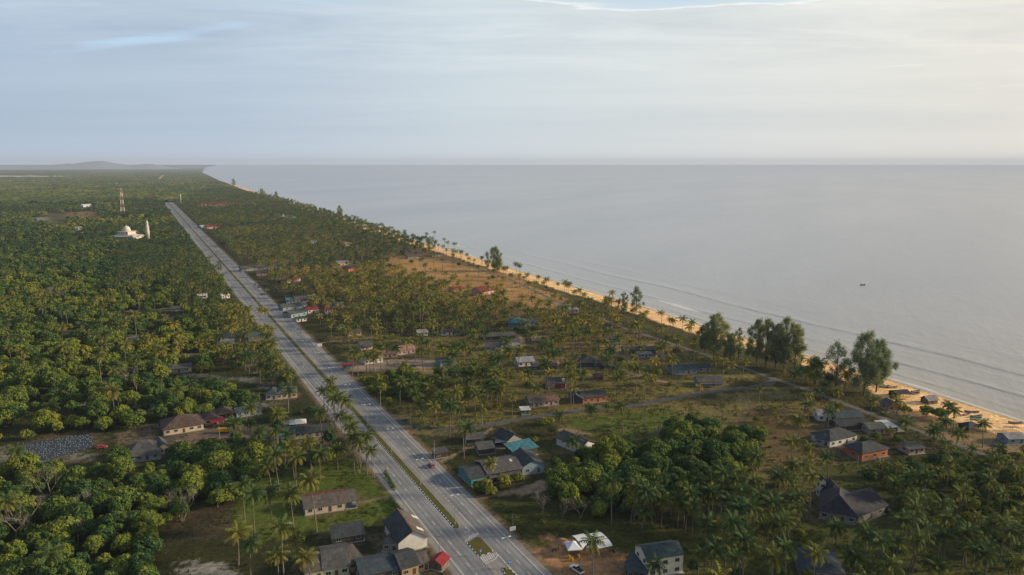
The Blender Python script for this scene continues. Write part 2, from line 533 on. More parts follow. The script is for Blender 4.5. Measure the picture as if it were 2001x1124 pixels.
def ground_color(x, y):
    s = x * E_S[0] + y * E_S[1]; n = x * E_N[0] + y * E_N[1]
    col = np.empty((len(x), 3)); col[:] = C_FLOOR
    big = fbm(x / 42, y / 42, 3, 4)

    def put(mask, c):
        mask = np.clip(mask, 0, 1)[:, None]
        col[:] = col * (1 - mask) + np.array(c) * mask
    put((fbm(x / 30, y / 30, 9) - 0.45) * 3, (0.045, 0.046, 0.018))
    # pale sandy openings in the scrub on the inland side
    inl = np.clip((62 - n) / 12, 0, 1)
    st = fbm(x / 26, y / 11, 21, 4)
    put(np.clip((st - 0.60) * 14, 0, 0.6) * inl * (s > 300) * (s < 1500), C_PALE)
    # land by the sea gets drier
    dsh = shore(s) - n
    put(np.clip((n - 105) / 60, 0, 1) * 0.55, (0.080, 0.066, 0.024))
    put(np.clip((n - 110) / 40, 0, 1) * np.clip((s - 500) / 300, 0, 1) * (s < 2700) * np.clip((fbm(x / 60, y / 60, 81, 3) - .38) * 4, 0, 1) * .75, (0.32, 0.19, 0.085))
    near = (s < 3500) & (n > -900) & (n < 700)
    idx = np.where(near)[0]
    xx, yy = x[idx], y[idx]
    wx = (fbm(xx / 6, yy / 6, 31, 4) - 0.5) * 2.8 + (fbm(xx / 1.9, yy / 1.9, 33, 2) - .5) * 1.5; wy = (fbm(xx / 6, yy / 6, 47, 4) - 0.5) * 2.8 + (fbm(xx / 1.9, yy / 1.9, 49, 2) - .5) * 1.5
    for poly, c, sof, k in PATCH_W:
        m = np.zeros(len(xx))
        for sc in (0.5, 1.0, 1.6):
            m += pip(xx + wx * sof * sc, yy + wy * sof * sc, poly)
        mm = np.zeros(len(x)); mm[idx] = m / 3 * k
        put(mm, c)
    # trodden yards round the buildings
    for c, r in FOOT:
        if np.hypot(*c) > 1100:
            continue
        d = np.hypot(xx - c[0], yy - c[1]) + (wx + wy) * 2.2
        mm = np.zeros(len(x)); mm[idx] = np.clip((r * 1.12 - d) / 3.0, 0, 1) * .55
        put(mm, (0.17, 0.125, 0.085))
    # worn tracks
    for pts, wd in TRACKS_W:
        d = seg_dist(xx, yy, pts) + wx * 0.9
        mm = np.zeros(len(x)); mm[idx] = np.clip((wd * 0.5 + 0.7 - d) / 1.2, 0, 0.95)
        put(mm, C_TRACK)
    for pts, wd in LANES_W.values():
        d = seg_dist(xx, yy, pts) + wx * 0.8
        mm = np.zeros(len(x)); mm[idx] = np.clip((wd * 0.5 + 1.0 - d) / 1.4, 0, 0.5)
        put(mm, (0.21, 0.16, 0.10))
    # gravelly verge of the highway, browner on the village side
    ed = np.abs(n - 88.4) - 13.4
    vg = np.clip(1 - ed / (1.4 + 2.6 * fbm(x / 9, y / 9, 5)), 0, 1) * (s > -200) * (s < 2600)
    put(vg * 0.8, (0.25, 0.175, 0.115))
    # beach
    wob = (fbm(s / 14, n / 14, 13) - 0.5) * 9
    bw = np.interp(s, [0, 185, 228, 262, 300, 420, 900, 1500, 3800, 5200], [36, 28, 38, 27, 26, 25, 25, 30, 22, 4])
    put(np.clip((bw + wob - dsh) / 3.0, 0, 1), C_SAND)
    put(np.clip((3.0 + wob * 0.15 - dsh) / 2.2, 0, 0.75), (0.36, 0.24, 0.145))
    put(np.clip(-dsh / 4, 0, 1), (0.10, 0.10, 0.09))
    fine = fbm(x / 3.1, y / 3.1, 71, 3)
    return np.clip(col * (0.70 + 0.56 * big)[:, None] * (0.72 + 0.56 * fine)[:, None], 0, 1)


def ground_z(s, n):
    d = shore(s) - n
    return np.where(d > 16, 0.0, np.where(d > -4, -(16 - d) / 16 * 0.55, np.maximum(-0.69 - (-4 - d) * 0.09, -8)))


def grid_faces(nr, nc):
    i = np.arange(nr - 1)[:, None] * nc + np.arange(nc - 1)[None, :]
    i = i.ravel()
    return np.stack([i, i + 1, i + 1 + nc, i + nc], 1)


# ------------------------------------------------------------------ sea
SEA_Z = -0.55
rows = np.concatenate([-np.geomspace(90000, 60, 30), np.linspace(-40, 110, 40), np.geomspace(112, 60000, 900), [90000, 150000]])
cols = np.concatenate([np.arange(-2.0, 130, 0.7), np.arange(130, 420, 4.0), np.geomspace(425, 150000, 90)])
S_, D_ = np.meshgrid(rows, cols, indexing='ij')
N_ = shore(S_) + D_
nz = lambda k, a, q=0: (fbm(S_ / a + q, np.zeros_like(S_), k, 3) - 0.5)
lod = np.clip(1 - S_ / 2600, 0, 1)
Zs = np.full(S_.shape, SEA_Z)
foam = np.zeros(S_.shape)
for k, (dc, amp_, wd, dr) in enumerate([(13, 0.22, 2.4, 6), (37, 0.34, 3.4, 14), (77, 0.36, 4.6, 24), (112, 0.16, 6.5, 30)]):
    c = dc + nz(60 + k, 190, k * 7) * dr
    a = amp_ * np.clip(0.25 + 2.2 * (fbm(S_ / 120 + k * 3.3, D_ * 0, 80 + k, 3) - 0.28), 0, 1)
    x = (D_ - c)
    prof = np.where(x < 0, np.exp(-(x / (wd * 0.55)) ** 2), np.exp(-(x / (wd * 1.6)) ** 2))
    Zs += a * prof * lod
    br = np.clip((fbm(S_ / 60 + k * 9.1, D_ * 0, 120 + k, 3) - 0.60) * 9, 0, 1) if k == 1 else 0
    if k == 1:
        br = br * 0.0 + np.clip(1 - np.abs(S_ - 487) / 34, 0, 1) ** 0.5 + 0.8 * np.clip(1 - np.abs(S_ - 1010) / 40, 0, 1) ** 0.5
        foam += br * np.exp(-((x + 3.0) / 2.6) ** 2) * (0.55 + 0.9 * fbm(S_ / 3, D_ / 2, 7))
edge = 2.2 + 3.6 * fbm(S_ / 22, D_ * 0, 150, 3)
foam += np.clip(1.15 - np.abs(D_ - edge + 1.5) / (0.9 + 1.5 * fbm(S_ / 40, D_ * 0, 160, 2)), 0, 1) * (0.55 + 0.6 * fbm(S_ / 9, D_ / 3, 170, 2)) * np.clip(0.35 + 2.4 * (fbm(S_ / 150, D_ * 0, 190, 2) - 0.3), 0.2, 1)
Zs += (fbm(S_ / 11, D_ / 5, 200, 3) - 0.5) * 0.14 * np.clip(lod * 1.4, 0, 1) * np.clip(D_ / 10, 0, 1)
foam = np.clip(foam * 1.5, 0, 1)
shal = np.clip(1 - D_ / 45, 0, 1) ** 1.5 * .6 + .4 * np.clip(1 - D_ / 330, 0, 1) ** 1.2
XY = S_.ravel()[:, None] * E_S + N_.ravel()[:, None] * E_N
m, nt, b = new_mat('sea_water')
at = nd(nt, 'ShaderNodeAttribute', attribute_name='water')
sp = nd(nt, 'ShaderNodeSeparateColor')
nt.links.new(at.outputs['Color'], sp.inputs[0])
tcn = nd(nt, 'ShaderNodeTexCoord')
rot = nd(nt, 'ShaderNodeMapping')
rot.inputs['Rotation'].default_value = (0, 0, -math.radians(-27.0))
nt.links.new(tcn.outputs['Object'], rot.inputs[0])
def stretched(sx_, sy_, det):
    mq = nd(nt, 'ShaderNodeMapping')
    mq.inputs['Scale'].default_value = (sx_, sy_, 1)
    nt.links.new(rot.outputs[0], mq.inputs[0])
    q = nd(nt, 'ShaderNodeTexNoise', i_Scale=1.0, i_Detail=det, i_Roughness=0.6)
    nt.links.new(mq.outputs[0], q.inputs['Vector'])
    return q.outputs[0]
sw = stretched(0.045, 0.010, 4.0)
rp = stretched(0.42, 0.16, 5.0)
bigp = stretched(0.0035, 0.0009, 5.0)
wc = mixc(nt, (0.25, 0.258, 0.285), (0.35, 0.338, 0.352), ramp(nt, bigp, [(0.38, (0, 0, 0)), (0.65, (1, 1, 1))]))
wc = mixc(nt, wc, (0.42, 0.36, 0.27), math_n(nt, 'MULTIPLY', sp.outputs[1], 0.8))
wc = mixc(nt, wc, (0.80, 0.78, 0.76), sp.outputs[0])
nt.links.new(wc, b.inputs['Base Color'])
rg = nd(nt, 'ShaderNodeMapRange')
rg.inputs['To Min'].default_value = 0.20; rg.inputs['To Max'].default_value = 0.85
nt.links.new(sp.outputs[0], rg.inputs['Value'])
nt.links.new(rg.outputs[0], b.inputs['Roughness'])
b.inputs['IOR'].default_value = 1.33
hgt = math_n(nt, 'ADD', math_n(nt, 'MULTIPLY', sw, 1.6), math_n(nt, 'MULTIPLY', rp, 0.35))
bp = nd(nt, 'ShaderNodeBump', i_Strength=0.55, i_Distance=0.8)
nt.links.new(hgt, bp.inputs['Height'])
nt.links.new(bp.outputs[0], b.inputs['Normal'])
wa = np.column_stack([foam.ravel(), shal.ravel(), np.zeros(foam.size), np.ones(foam.size)])
sea = link_mesh('sea', np.column_stack([XY, Zs.ravel()]), grid_faces(len(rows), len(cols)), [m], smooth=True, colattr={'water': wa})
struct(sea)

# ------------------------------------------------------------------ haze: one even layer of misty air over land and sea
hz = MB(); hz.box(-24000, 24000, -24000, 24000, -30, 260)
m = bpy.data.materials.new('haze'); m.use_nodes = True
nt = m.node_tree
nt.nodes.remove(nt.nodes['Principled BSDF'])
SIG = 4.4e-5
ab = nd(nt, 'ShaderNodeVolumeAbsorption', i_Density=SIG)
ab.inputs['Color'].default_value = (0, 0, 0, 1)
em = nd(nt, 'ShaderNodeEmission', i_Strength=SIG)  # added glow imitates daylight scattered by the misty air
em.inputs['Color'].default_value = (0.42, 0.435, 0.47, 1)
ad = nd(nt, 'ShaderNodeAddShader')
nt.links.new(ab.outputs[0], ad.inputs[0]); nt.links.new(em.outputs[0], ad.inputs[1])
nt.links.new(ad.outputs[0], nt.nodes['Material Output'].inputs['Volume'])
hzo = hz.build('haze', m)
tag(hzo, 'thin bluish haze over the far coast and sea', 'haze', kind='stuff')

# ------------------------------------------------------------------ highway
def asphalt(name, col, tracks=False):
    m, nt, b = new_mat(name)
    tcn = nd(nt, 'ShaderNodeTexCoord')
    mq = nd(nt, 'ShaderNodeMapping')
    mq.inputs['Scale'].default_value = (1.0, 0.06, 1.0) if tracks else (0.4, 0.4, 1)
    nt.links.new(tcn.outputs['Object'], mq.inputs[0])
    n1 = nd(nt, 'ShaderNodeTexNoise', i_Scale=0.55, i_Detail=6.0, i_Roughness=0.6)
    nt.links.new(mq.outputs[0], n1.inputs['Vector'])
    n2 = nd(nt, 'ShaderNodeTexNoise', i_Scale=0.12, i_Detail=8.0, i_Roughness=0.7)
    nt.links.new(tcn.outputs['Object'], n2.inputs['Vector'])
    c = ramp(nt, n1.outputs[0], [(0.28, tuple(v * 0.74 for v in col)), (0.72, tuple(v * 1.28 for v in col))])
    c = mixc(nt, c, ramp(nt, n2.outputs[0], [(0.3, (0.78, 0.78, 0.8)), (0.7, (1.2, 1.18, 1.15))]), 1.0, 'MULTIPLY')
    nt.links.new(c, b.inputs['Base Color'])
    if tracks:
        sxy = nd(nt, 'ShaderNodeSeparateXYZ')
        nt.links.new(tcn.outputs['Object'], sxy.inputs[0])
        wv = math_n(nt, 'SINE', math_n(nt, 'MULTIPLY', sxy.outputs[0], 2 * math.pi / 1.78))
        c = mixc(nt, c, ramp(nt, math_n(nt, 'MULTIPLY_ADD', wv, .5, .5), [(0.2, (1.05, 1.05, 1.05)), (0.9, (.88, .88, .89))]), 1.0, 'MULTIPLY')
        br = nd(nt, 'ShaderNodeTexBrick', offset=0.37, i_Scale=1.0)
        br.inputs['Brick Width'].default_value = 3.7
        br.inputs['Row Height'].default_value = 46.0
        br.inputs['Mortar Size'].default_value = 0.0
        br.inputs['Color1'].default_value = (.86, .87, .89, 1); br.inputs['Color2'].default_value = (1.09, 1.08, 1.06, 1)
        nt.links.new(tcn.outputs['Object'], br.inputs['Vector'])
        c = mixc(nt, c, br.outputs[0], 0.75, 'MULTIPLY')
    nt.links.new(c, b.inputs['Base Color'])
    b.inputs['Roughness'].default_value = 0.85
    b.inputs['Specular IOR Level'].default_value = 0.3
    return m


M_ASPH = asphalt('asphalt', (0.235, 0.235, 0.242), True)
M_ASPH2 = asphalt('worn_asphalt', (0.30, 0.275, 0.262), True)
M_LANE = asphalt('lane_asphalt', (0.14, 0.132, 0.125))
M_LANE2 = asphalt('lane_asphalt_dark', (0.085, 0.093, 0.105))
M_LINE = paint('road_paint', (0.72, 0.71, 0.68), 0.7, 0.22, 0.5)
M_KW = paint('kerb_white', (0.66, 0.66, 0.64), 0.8, 0.2, 0.8)
M_KB = paint('kerb_black', (0.03, 0.035, 0.045), 0.8, 0.2, 0.8)
M_CONC = paint('concrete', (0.33, 0.31, 0.29), 0.9, 0.2, 0.6)
M_TURF = paint('median_turf', (0.105, 0.098, 0.030), 0.95, 0.22, 0.35, 0.1)

# road objects live in the highway frame: local y = along, local x = across
def hroot(o):
    o.rotation_euler = (0, 0, -ROAD_AZ)
    return o


def strip(mb, n0, n1, s0, s1, z, step=60, mi=0):
    k = max(1, int((s1 - s0) / step))
    ss = np.linspace(s0, s1, k + 1)
    for a, c in zip(ss[:-1], ss[1:]):
        mb.poly([(n0, a, z), (n1, a, z), (n1, c, z), (n0, c, z)], mi)


S0, S1 = -400.0, 2590.0
mb = MB()
strip(mb, 74.9, 101.2, S0, S1, 0.020)
struct(hroot(mb.build('highway', M_ASPH)))
mb = MB()
strip(mb, 89.0, 91.8, 216, S1, 0.026)
strip(mb, 74.9, 77.2, S0, S1, 0.026)
strip(mb, 99.5, 101.2, S0, S1, 0.026)
mb.poly([(85.9, 178, .026), (91.9, 178, .026), (91.9, 216, .026), (89.0, 216, .026), (85.9, 211, .026)])
struct(hroot(mb.build('highway_shoulder', M_ASPH2)))
mb = MB()
LZ = 0.032
strip(mb, 77.65, 77.86, S0, S1, LZ); strip(mb, 98.85, 99.06, S0, S1, LZ)
strip(mb, 85.62, 85.78, S0, S1, LZ)
per = 7.25
for k in range(int((S1 - S0) / per)):
    a = 203.0 - 0.9 + per * (k - int((203 - S0) / per))
    wdt = 0.075 + 0.00004 * max(0, a)
    mb.poly([(81.25 - wdt, a, LZ), (81.25 + wdt, a, LZ), (81.25 + wdt, a + 2.7, LZ), (81.25 - wdt, a + 2.7, LZ)])
    a = 204.8 - 1.2 + per * (k - int((204.8 - S0) / per))
    nn_ = 95.5 if a < 300 else (95.5 - (a - 300) / 60 * 2.6 if a < 360 else 92.9 + 0.7)
    mb.poly([(nn_ - wdt, a, LZ), (nn_ + wdt, a, LZ), (nn_ + wdt, a + 2.7, LZ), (nn_ - wdt, a + 2.7, LZ)])
for k in range(38):   # short marks of the turning lane
    a = 223.3 + k * 2.4
    q = 92.0 - max(0, (a - 262)) / 55 * 2.3
    mb.poly([(q - .1, a, LZ), (q + .1, a, LZ), (q + .1, a + 1.1, LZ), (q - .1, a + 1.1, LZ)])
strip(mb, 91.9, 92.1, 205.6, 222, LZ)
strip(mb, 91.7, 91.9, 150, 191.5, LZ)
# curves at the U-turn gap
def curve_line(pts, wd=0.11):
    pts = [np.array(p, float) for p in pts]
    for a, c in zip(pts[:-1], pts[1:]):
        d = c - a; d /= np.linalg.norm(d)
        q = np.array([-d[1], d[0]]) * wd
        mb.poly([(*(a - q), LZ), (*(a + q), LZ), (*(c + q), LZ), (*(c - q), LZ)])
arc = [(92.0 - 5.6 * (1 - math.cos(t)) * 0.92, 206.0 - 3.0 * math.sin(t)) for t in np.linspace(0, math.pi / 2, 9)]
curve_line(arc)
curve_line([(85.7, 201.6), (85.7, 211)])
curve_line([(85.7, 191), (85.7, 170)])
arc2 = [(86.0 + 5.7 * math.sin(t), 187.0 + 3.6 * (1 - math.cos(t))) for t in np.linspace(0, math.pi / 2, 9)]
curve_line(arc2)
for k in range(9):    # hatching before and behind the small island
    f = k / 8
    x = 86.0 + 5.6 * f
    yb = 202.9 if x < 88 else 203.6
    yt = 203.1 + 2.6 * math.sin(f * 1.45)
    if yt - yb > 0.25:
        mb.poly([(x, yb - 0.9 + 1.2 * f, LZ), (x + 0.22, yb - 0.9 + 1.2 * f, LZ), (x + 0.55, yt, LZ), (x + 0.33, yt, LZ)])
    yb2 = 187.6 + 3.2 * f * f
    mb.poly([(x, yb2, LZ), (x + .22, yb2, LZ), (x + .5, 191.2, LZ), (x + .28, 191.2, LZ)])
curve_line([(85.7, 201.8), (87.5, 203.2), (91.2, 204.6)], 0.09)
# turning arrow
ring = [(89.2 + .8 * math.cos(t), 208.3 + 1.25 * math.sin(t)) for t in np.linspace(-2.6, 0.9, 10)]
curve_line(ring, 0.16)
mb.poly([(87.95, 208.0, LZ), (88.95, 208.0, LZ), (88.4, 206.9, LZ)])
mb.poly([(89.6, 209.0, LZ), (89.9, 208.9, LZ), (90.0, 211.0, LZ), (89.7, 211.0, LZ)])
struct(hroot(mb.build('road_marking', M_LINE)))


def island(outline, name, seed):
    """raised island: painted kerb stones in 1.2 m lengths round a strip of turf"""
    rnd = random.Random(seed)
    pts = [np.array(p, float) for p in outline]
    c = sum(pts) / len(pts)
    kb, tf = MB(), MB()
    inner = []
    n = len(pts)
    for i in range(n):
        a, d = pts[i - 1], pts[i]
        e = pts[(i + 1) % n]
        t1 = (d - a) / (np.linalg.norm(d - a) + 1e-9); t2 = (e - d) / (np.linalg.norm(e - d) + 1e-9)
        q = np.array([-t1[1], t1[0]]) + np.array([-t2[1], t2[0]]); q /= (np.linalg.norm(q) + 1e-9)
        inner.append(d + q * 0.26)
    k = 0
    for i in range(n):
        a, d = pts[i], pts[(i + 1) % n]; ai, di = inner[i], inner[(i + 1) % n]
        L = np.linalg.norm(d - a)
        q = max(1, int(round(L / 1.05)))
        if a[1] > 420 and d[1] > 420:
            q = max(1, int(L / 3.0))
        for j in range(q):
            f0, f1 = j / q, (j + 1) / q
            o0, o1, i0, i1 = a + (d - a) * f0, a + (d - a) * f1, ai + (di - ai) * f0, ai + (di - ai) * f1
            left = abs(d[0] - a[0]) < .3 and a[0] < 87 and a[1] < 420
            mi = (k % 2) if (left or (name == 'island_turf' and a[1] < 195 and d[1] < 195)) else 2; k += 1
            kb.poly([(*o0, 0.012), (*o1, 0.012), (*o1, 0.17), (*o0, 0.17)], mi)
            kb.poly([(*o0, 0.17), (*o1, 0.17), (*i1, 0.17), (*i0, 0.17)], mi)
            kb.poly([(*i0, 0.17), (*i1, 0.17), (*i1, 0.05), (*i0, 0.05)], mi)
    tf.poly([(*p, 0.165) for p in inner])
    struct(hroot(kb.build('kerb', [M_KW, M_KB, M_CONC])))
    struct(hroot(tf.build(name, M_TURF)))


main = [(86.15, 211.5), (86.9, 210.4), (87.9, 211.0), (88.7, 213.5), (88.95, 222)] + [(88.95, s) for s in np.linspace(260, S1, 60)] + [(86.15, s) for s in np.linspace(S1, 250, 60)]
island(main, 'median_turf', 1)
island([(85.95, 201.0), (85.95, 191.5), (91.1, 191.9), (91.5, 193), (91.6, 201.9), (90.6, 203.0)], 'island_turf', 2)
island([(88.6, 60)] + [(91.5, 60), (91.6, 180.4), (91.0, 182.2), (89.9, 182.6), (89.0, 181.0)][0:] + [(88.6, 176)], 'island_turf', 3)

for nm, (pts, wd) in LANES_W.items():
    # densify and lay as a ribbon
    P0 = [pts[0]]
    for a, c in zip(pts[:-1], pts[1:]):
        k = max(1, int(np.linalg.norm(c - a) / 8))
        for j in range(1, k + 1):
            P0.append(a + (c - a) * j / k)
    P0 = np.array(P0)
    for _ in range(6):
        P0[1:-1] = (P0[:-2] + P0[1:-1] * 2 + P0[2:]) / 4
    T = np.gradient(P0, axis=0); T /= np.linalg.norm(T, axis=1)[:, None]
    Q = np.stack([-T[:, 1], T[:, 0]], 1) * wd / 2
    jit = (rng.random(len(P0)) - 0.5)[:, None] * 0.35
    Lp, Rp = P0 + Q * (1 + jit), P0 - Q * (1 - jit)
    zl = {'coast_lane': 0.012, 'village_lane': 0.016, 'hamlet_path': 0.008}[nm]
    V = np.concatenate([np.column_stack([Lp, np.full(len(P0), zl)]), np.column_stack([Rp, np.full(len(P0), zl)])])
    k = len(P0)
    fc = np.array([[i + k, i + k + 1, i + 1, i] for i in range(k - 1)])
    o = struct(link_mesh(nm, V, fc, [M_LANE2 if nm == 'village_lane' else M_LANE]))

# ------------------------------------------------------------------ buildings
RC = dict(slate=(0.060, 0.065, 0.072), dark=(0.040, 0.046, 0.056), grey=(0.105, 0.102, 0.102), lgrey=(0.27, 0.265, 0.27), brown=(0.115, 0.075, 0.06), brgrey=(0.135, 0.112, 0.10),
          red=(0.30, 0.028, 0.04), maroon=(0.17, 0.03, 0.04), teal=(0.06, 0.20, 0.24), blue=(0.035, 0.21, 0.34), white=(0.62, 0.62, 0.62), pink=(0.36, 0.20, 0.17),
          violet=(0.048, 0.045, 0.060), rust=(0.20, 0.12, 0.085), dteal=(0.055, 0.088, 0.09), lav=(0.33, 0.31, 0.35), bslate=(0.058, 0.078, 0.095))
WC = dict(paleyellow=(0.78, 0.70, 0.52), cream=(0.56, 0.45, 0.34), white=(0.66, 0.63, 0.60), peach=(0.50, 0.36, 0.27), blue=(0.17, 0.30, 0.42), teal=(0.07, 0.26, 0.26), orange=(0.50, 0.17, 0.075), tan=(0.42, 0.28, 0.15),
          grey=(0.28, 0.27, 0.26), dark=(0.07, 0.065, 0.06), red=(0.28, 0.06, 0.05), pink=(0.50, 0.34, 0.31), yellow=(0.47, 0.44, 0.28), green=(0.045, 0.30, 0.25), wood=(0.16, 0.11, 0.08), lblue=(0.25, 0.33, 0.38))
M_PANE = paint('window_glass', (0.030, 0.036, 0.042), 0.15, 0.2, 0.8, 0.6)
M_FRAME = paint('window_frame', (0.50, 0.48, 0.45), 0.6, 0.15, 1.0)
M_DOOR = paint('door_wood', (0.11, 0.065, 0.04), 0.7, 0.25, 1.0)
M_POST = paint('post_wood', (0.25, 0.22, 0.19), 0.8, 0.25, 1.0)


def roof_mesh(mb, x0, x1, y0, y1, ze, zr, kind, ov=0.6, th=0.11, ridge='x', mi=0, run=1.0):
    """gable / hip / shed / arch roof on the rectangle, with real thickness"""
    if kind == 'shed':        # high at the back when zr>ze
        p = [(x0 - ov, y0 - ov, ze), (x1 + ov, y0 - ov, ze), (x1 + ov, y1 + ov, zr), (x0 - ov, y1 + ov, zr)]
        faces = [p]
    elif kind == 'shedx':     # high at the right hand end
        p = [(x0 - ov, y0 - ov, ze), (x1 + ov, y0 - ov, zr), (x1 + ov, y1 + ov, zr), (x0 - ov, y1 + ov, ze)]
        faces = [p]
    elif kind == 'gable' and ridge == 'x':
        ym = (y0 + y1) / 2
        faces = [[(x0 - ov, y0 - ov, ze), (x1 + ov, y0 - ov, ze), (x1 + ov, ym, zr), (x0 - ov, ym, zr)],
                 [(x1 + ov, y1 + ov, ze), (x0 - ov, y1 + ov, ze), (x0 - ov, ym, zr), (x1 + ov, ym, zr)]]
    elif kind == 'gable':
        xm = (x0 + x1) / 2
        faces = [[(x0 - ov, y1 + ov, ze), (x0 - ov, y0 - ov, ze), (xm, y0 - ov, zr), (xm, y1 + ov, zr)],
                 [(x1 + ov, y0 - ov, ze), (x1 + ov, y1 + ov, ze), (xm, y1 + ov, zr), (xm, y0 - ov, zr)]]
    elif kind == 'hip':
        xm, ym = (x0 + x1) / 2, (y0 + y1) / 2
        hw, hd = (x1 - x0) / 2 + ov, (y1 - y0) / 2 + ov
        if hw >= hd:
            r = max(hw - hd * run, 0.05); a, c = (xm - r, ym, zr), (xm + r, ym, zr)
        else:
            r = max(hd - hw * run, 0.05); a, c = (xm, ym - r, zr), (xm, ym + r, zr)
        A, B_, C_, D_ = (x0 - ov, y0 - ov, ze), (x1 + ov, y0 - ov, ze), (x1 + ov, y1 + ov, ze), (x0 - ov, y1 + ov, ze)
        if hw >= hd:
            faces = [[A, B_, c, a], [C_, D_, a, c], [B_, C_, c], [D_, A, a]]
        else:
            faces = [[A, B_, a], [B_, C_, c, a], [C_, D_, c], [D_, A, a, c]]
    elif kind == 'arch':
        n = 8
        pr = [((y0 + y1) / 2 - math.cos(math.pi * i / n) * ((y1 - y0) / 2 + ov), ze + (zr - ze) * math.sin(math.pi * i / n)) for i in range(n + 1)]
        faces = [[(x0 - ov, pr[i][0], pr[i][1]), (x1 + ov, pr[i][0], pr[i][1]), (x1 + ov, pr[i + 1][0], pr[i + 1][1]), (x0 - ov, pr[i + 1][0], pr[i + 1][1])] for i in range(n)]
    for f in faces:
        mb.poly(f, mi)
        lo = [(p[0], p[1], p[2] - th) for p in f]
        mb.poly(lo[::-1], mi)
        k = len(f)
        for i in range(k):
            mb.poly([f[i], lo[i], lo[(i + 1) % k], f[(i + 1) % k]], mi)


LAND = []      # (reference phrase, photo x, photo y) used to tell trees apart
FOOT = []      # (centre, radius) kept free of trees
SIGHT = []     # (u0, v0, u1, v1, distance) on the photo: what a building shows


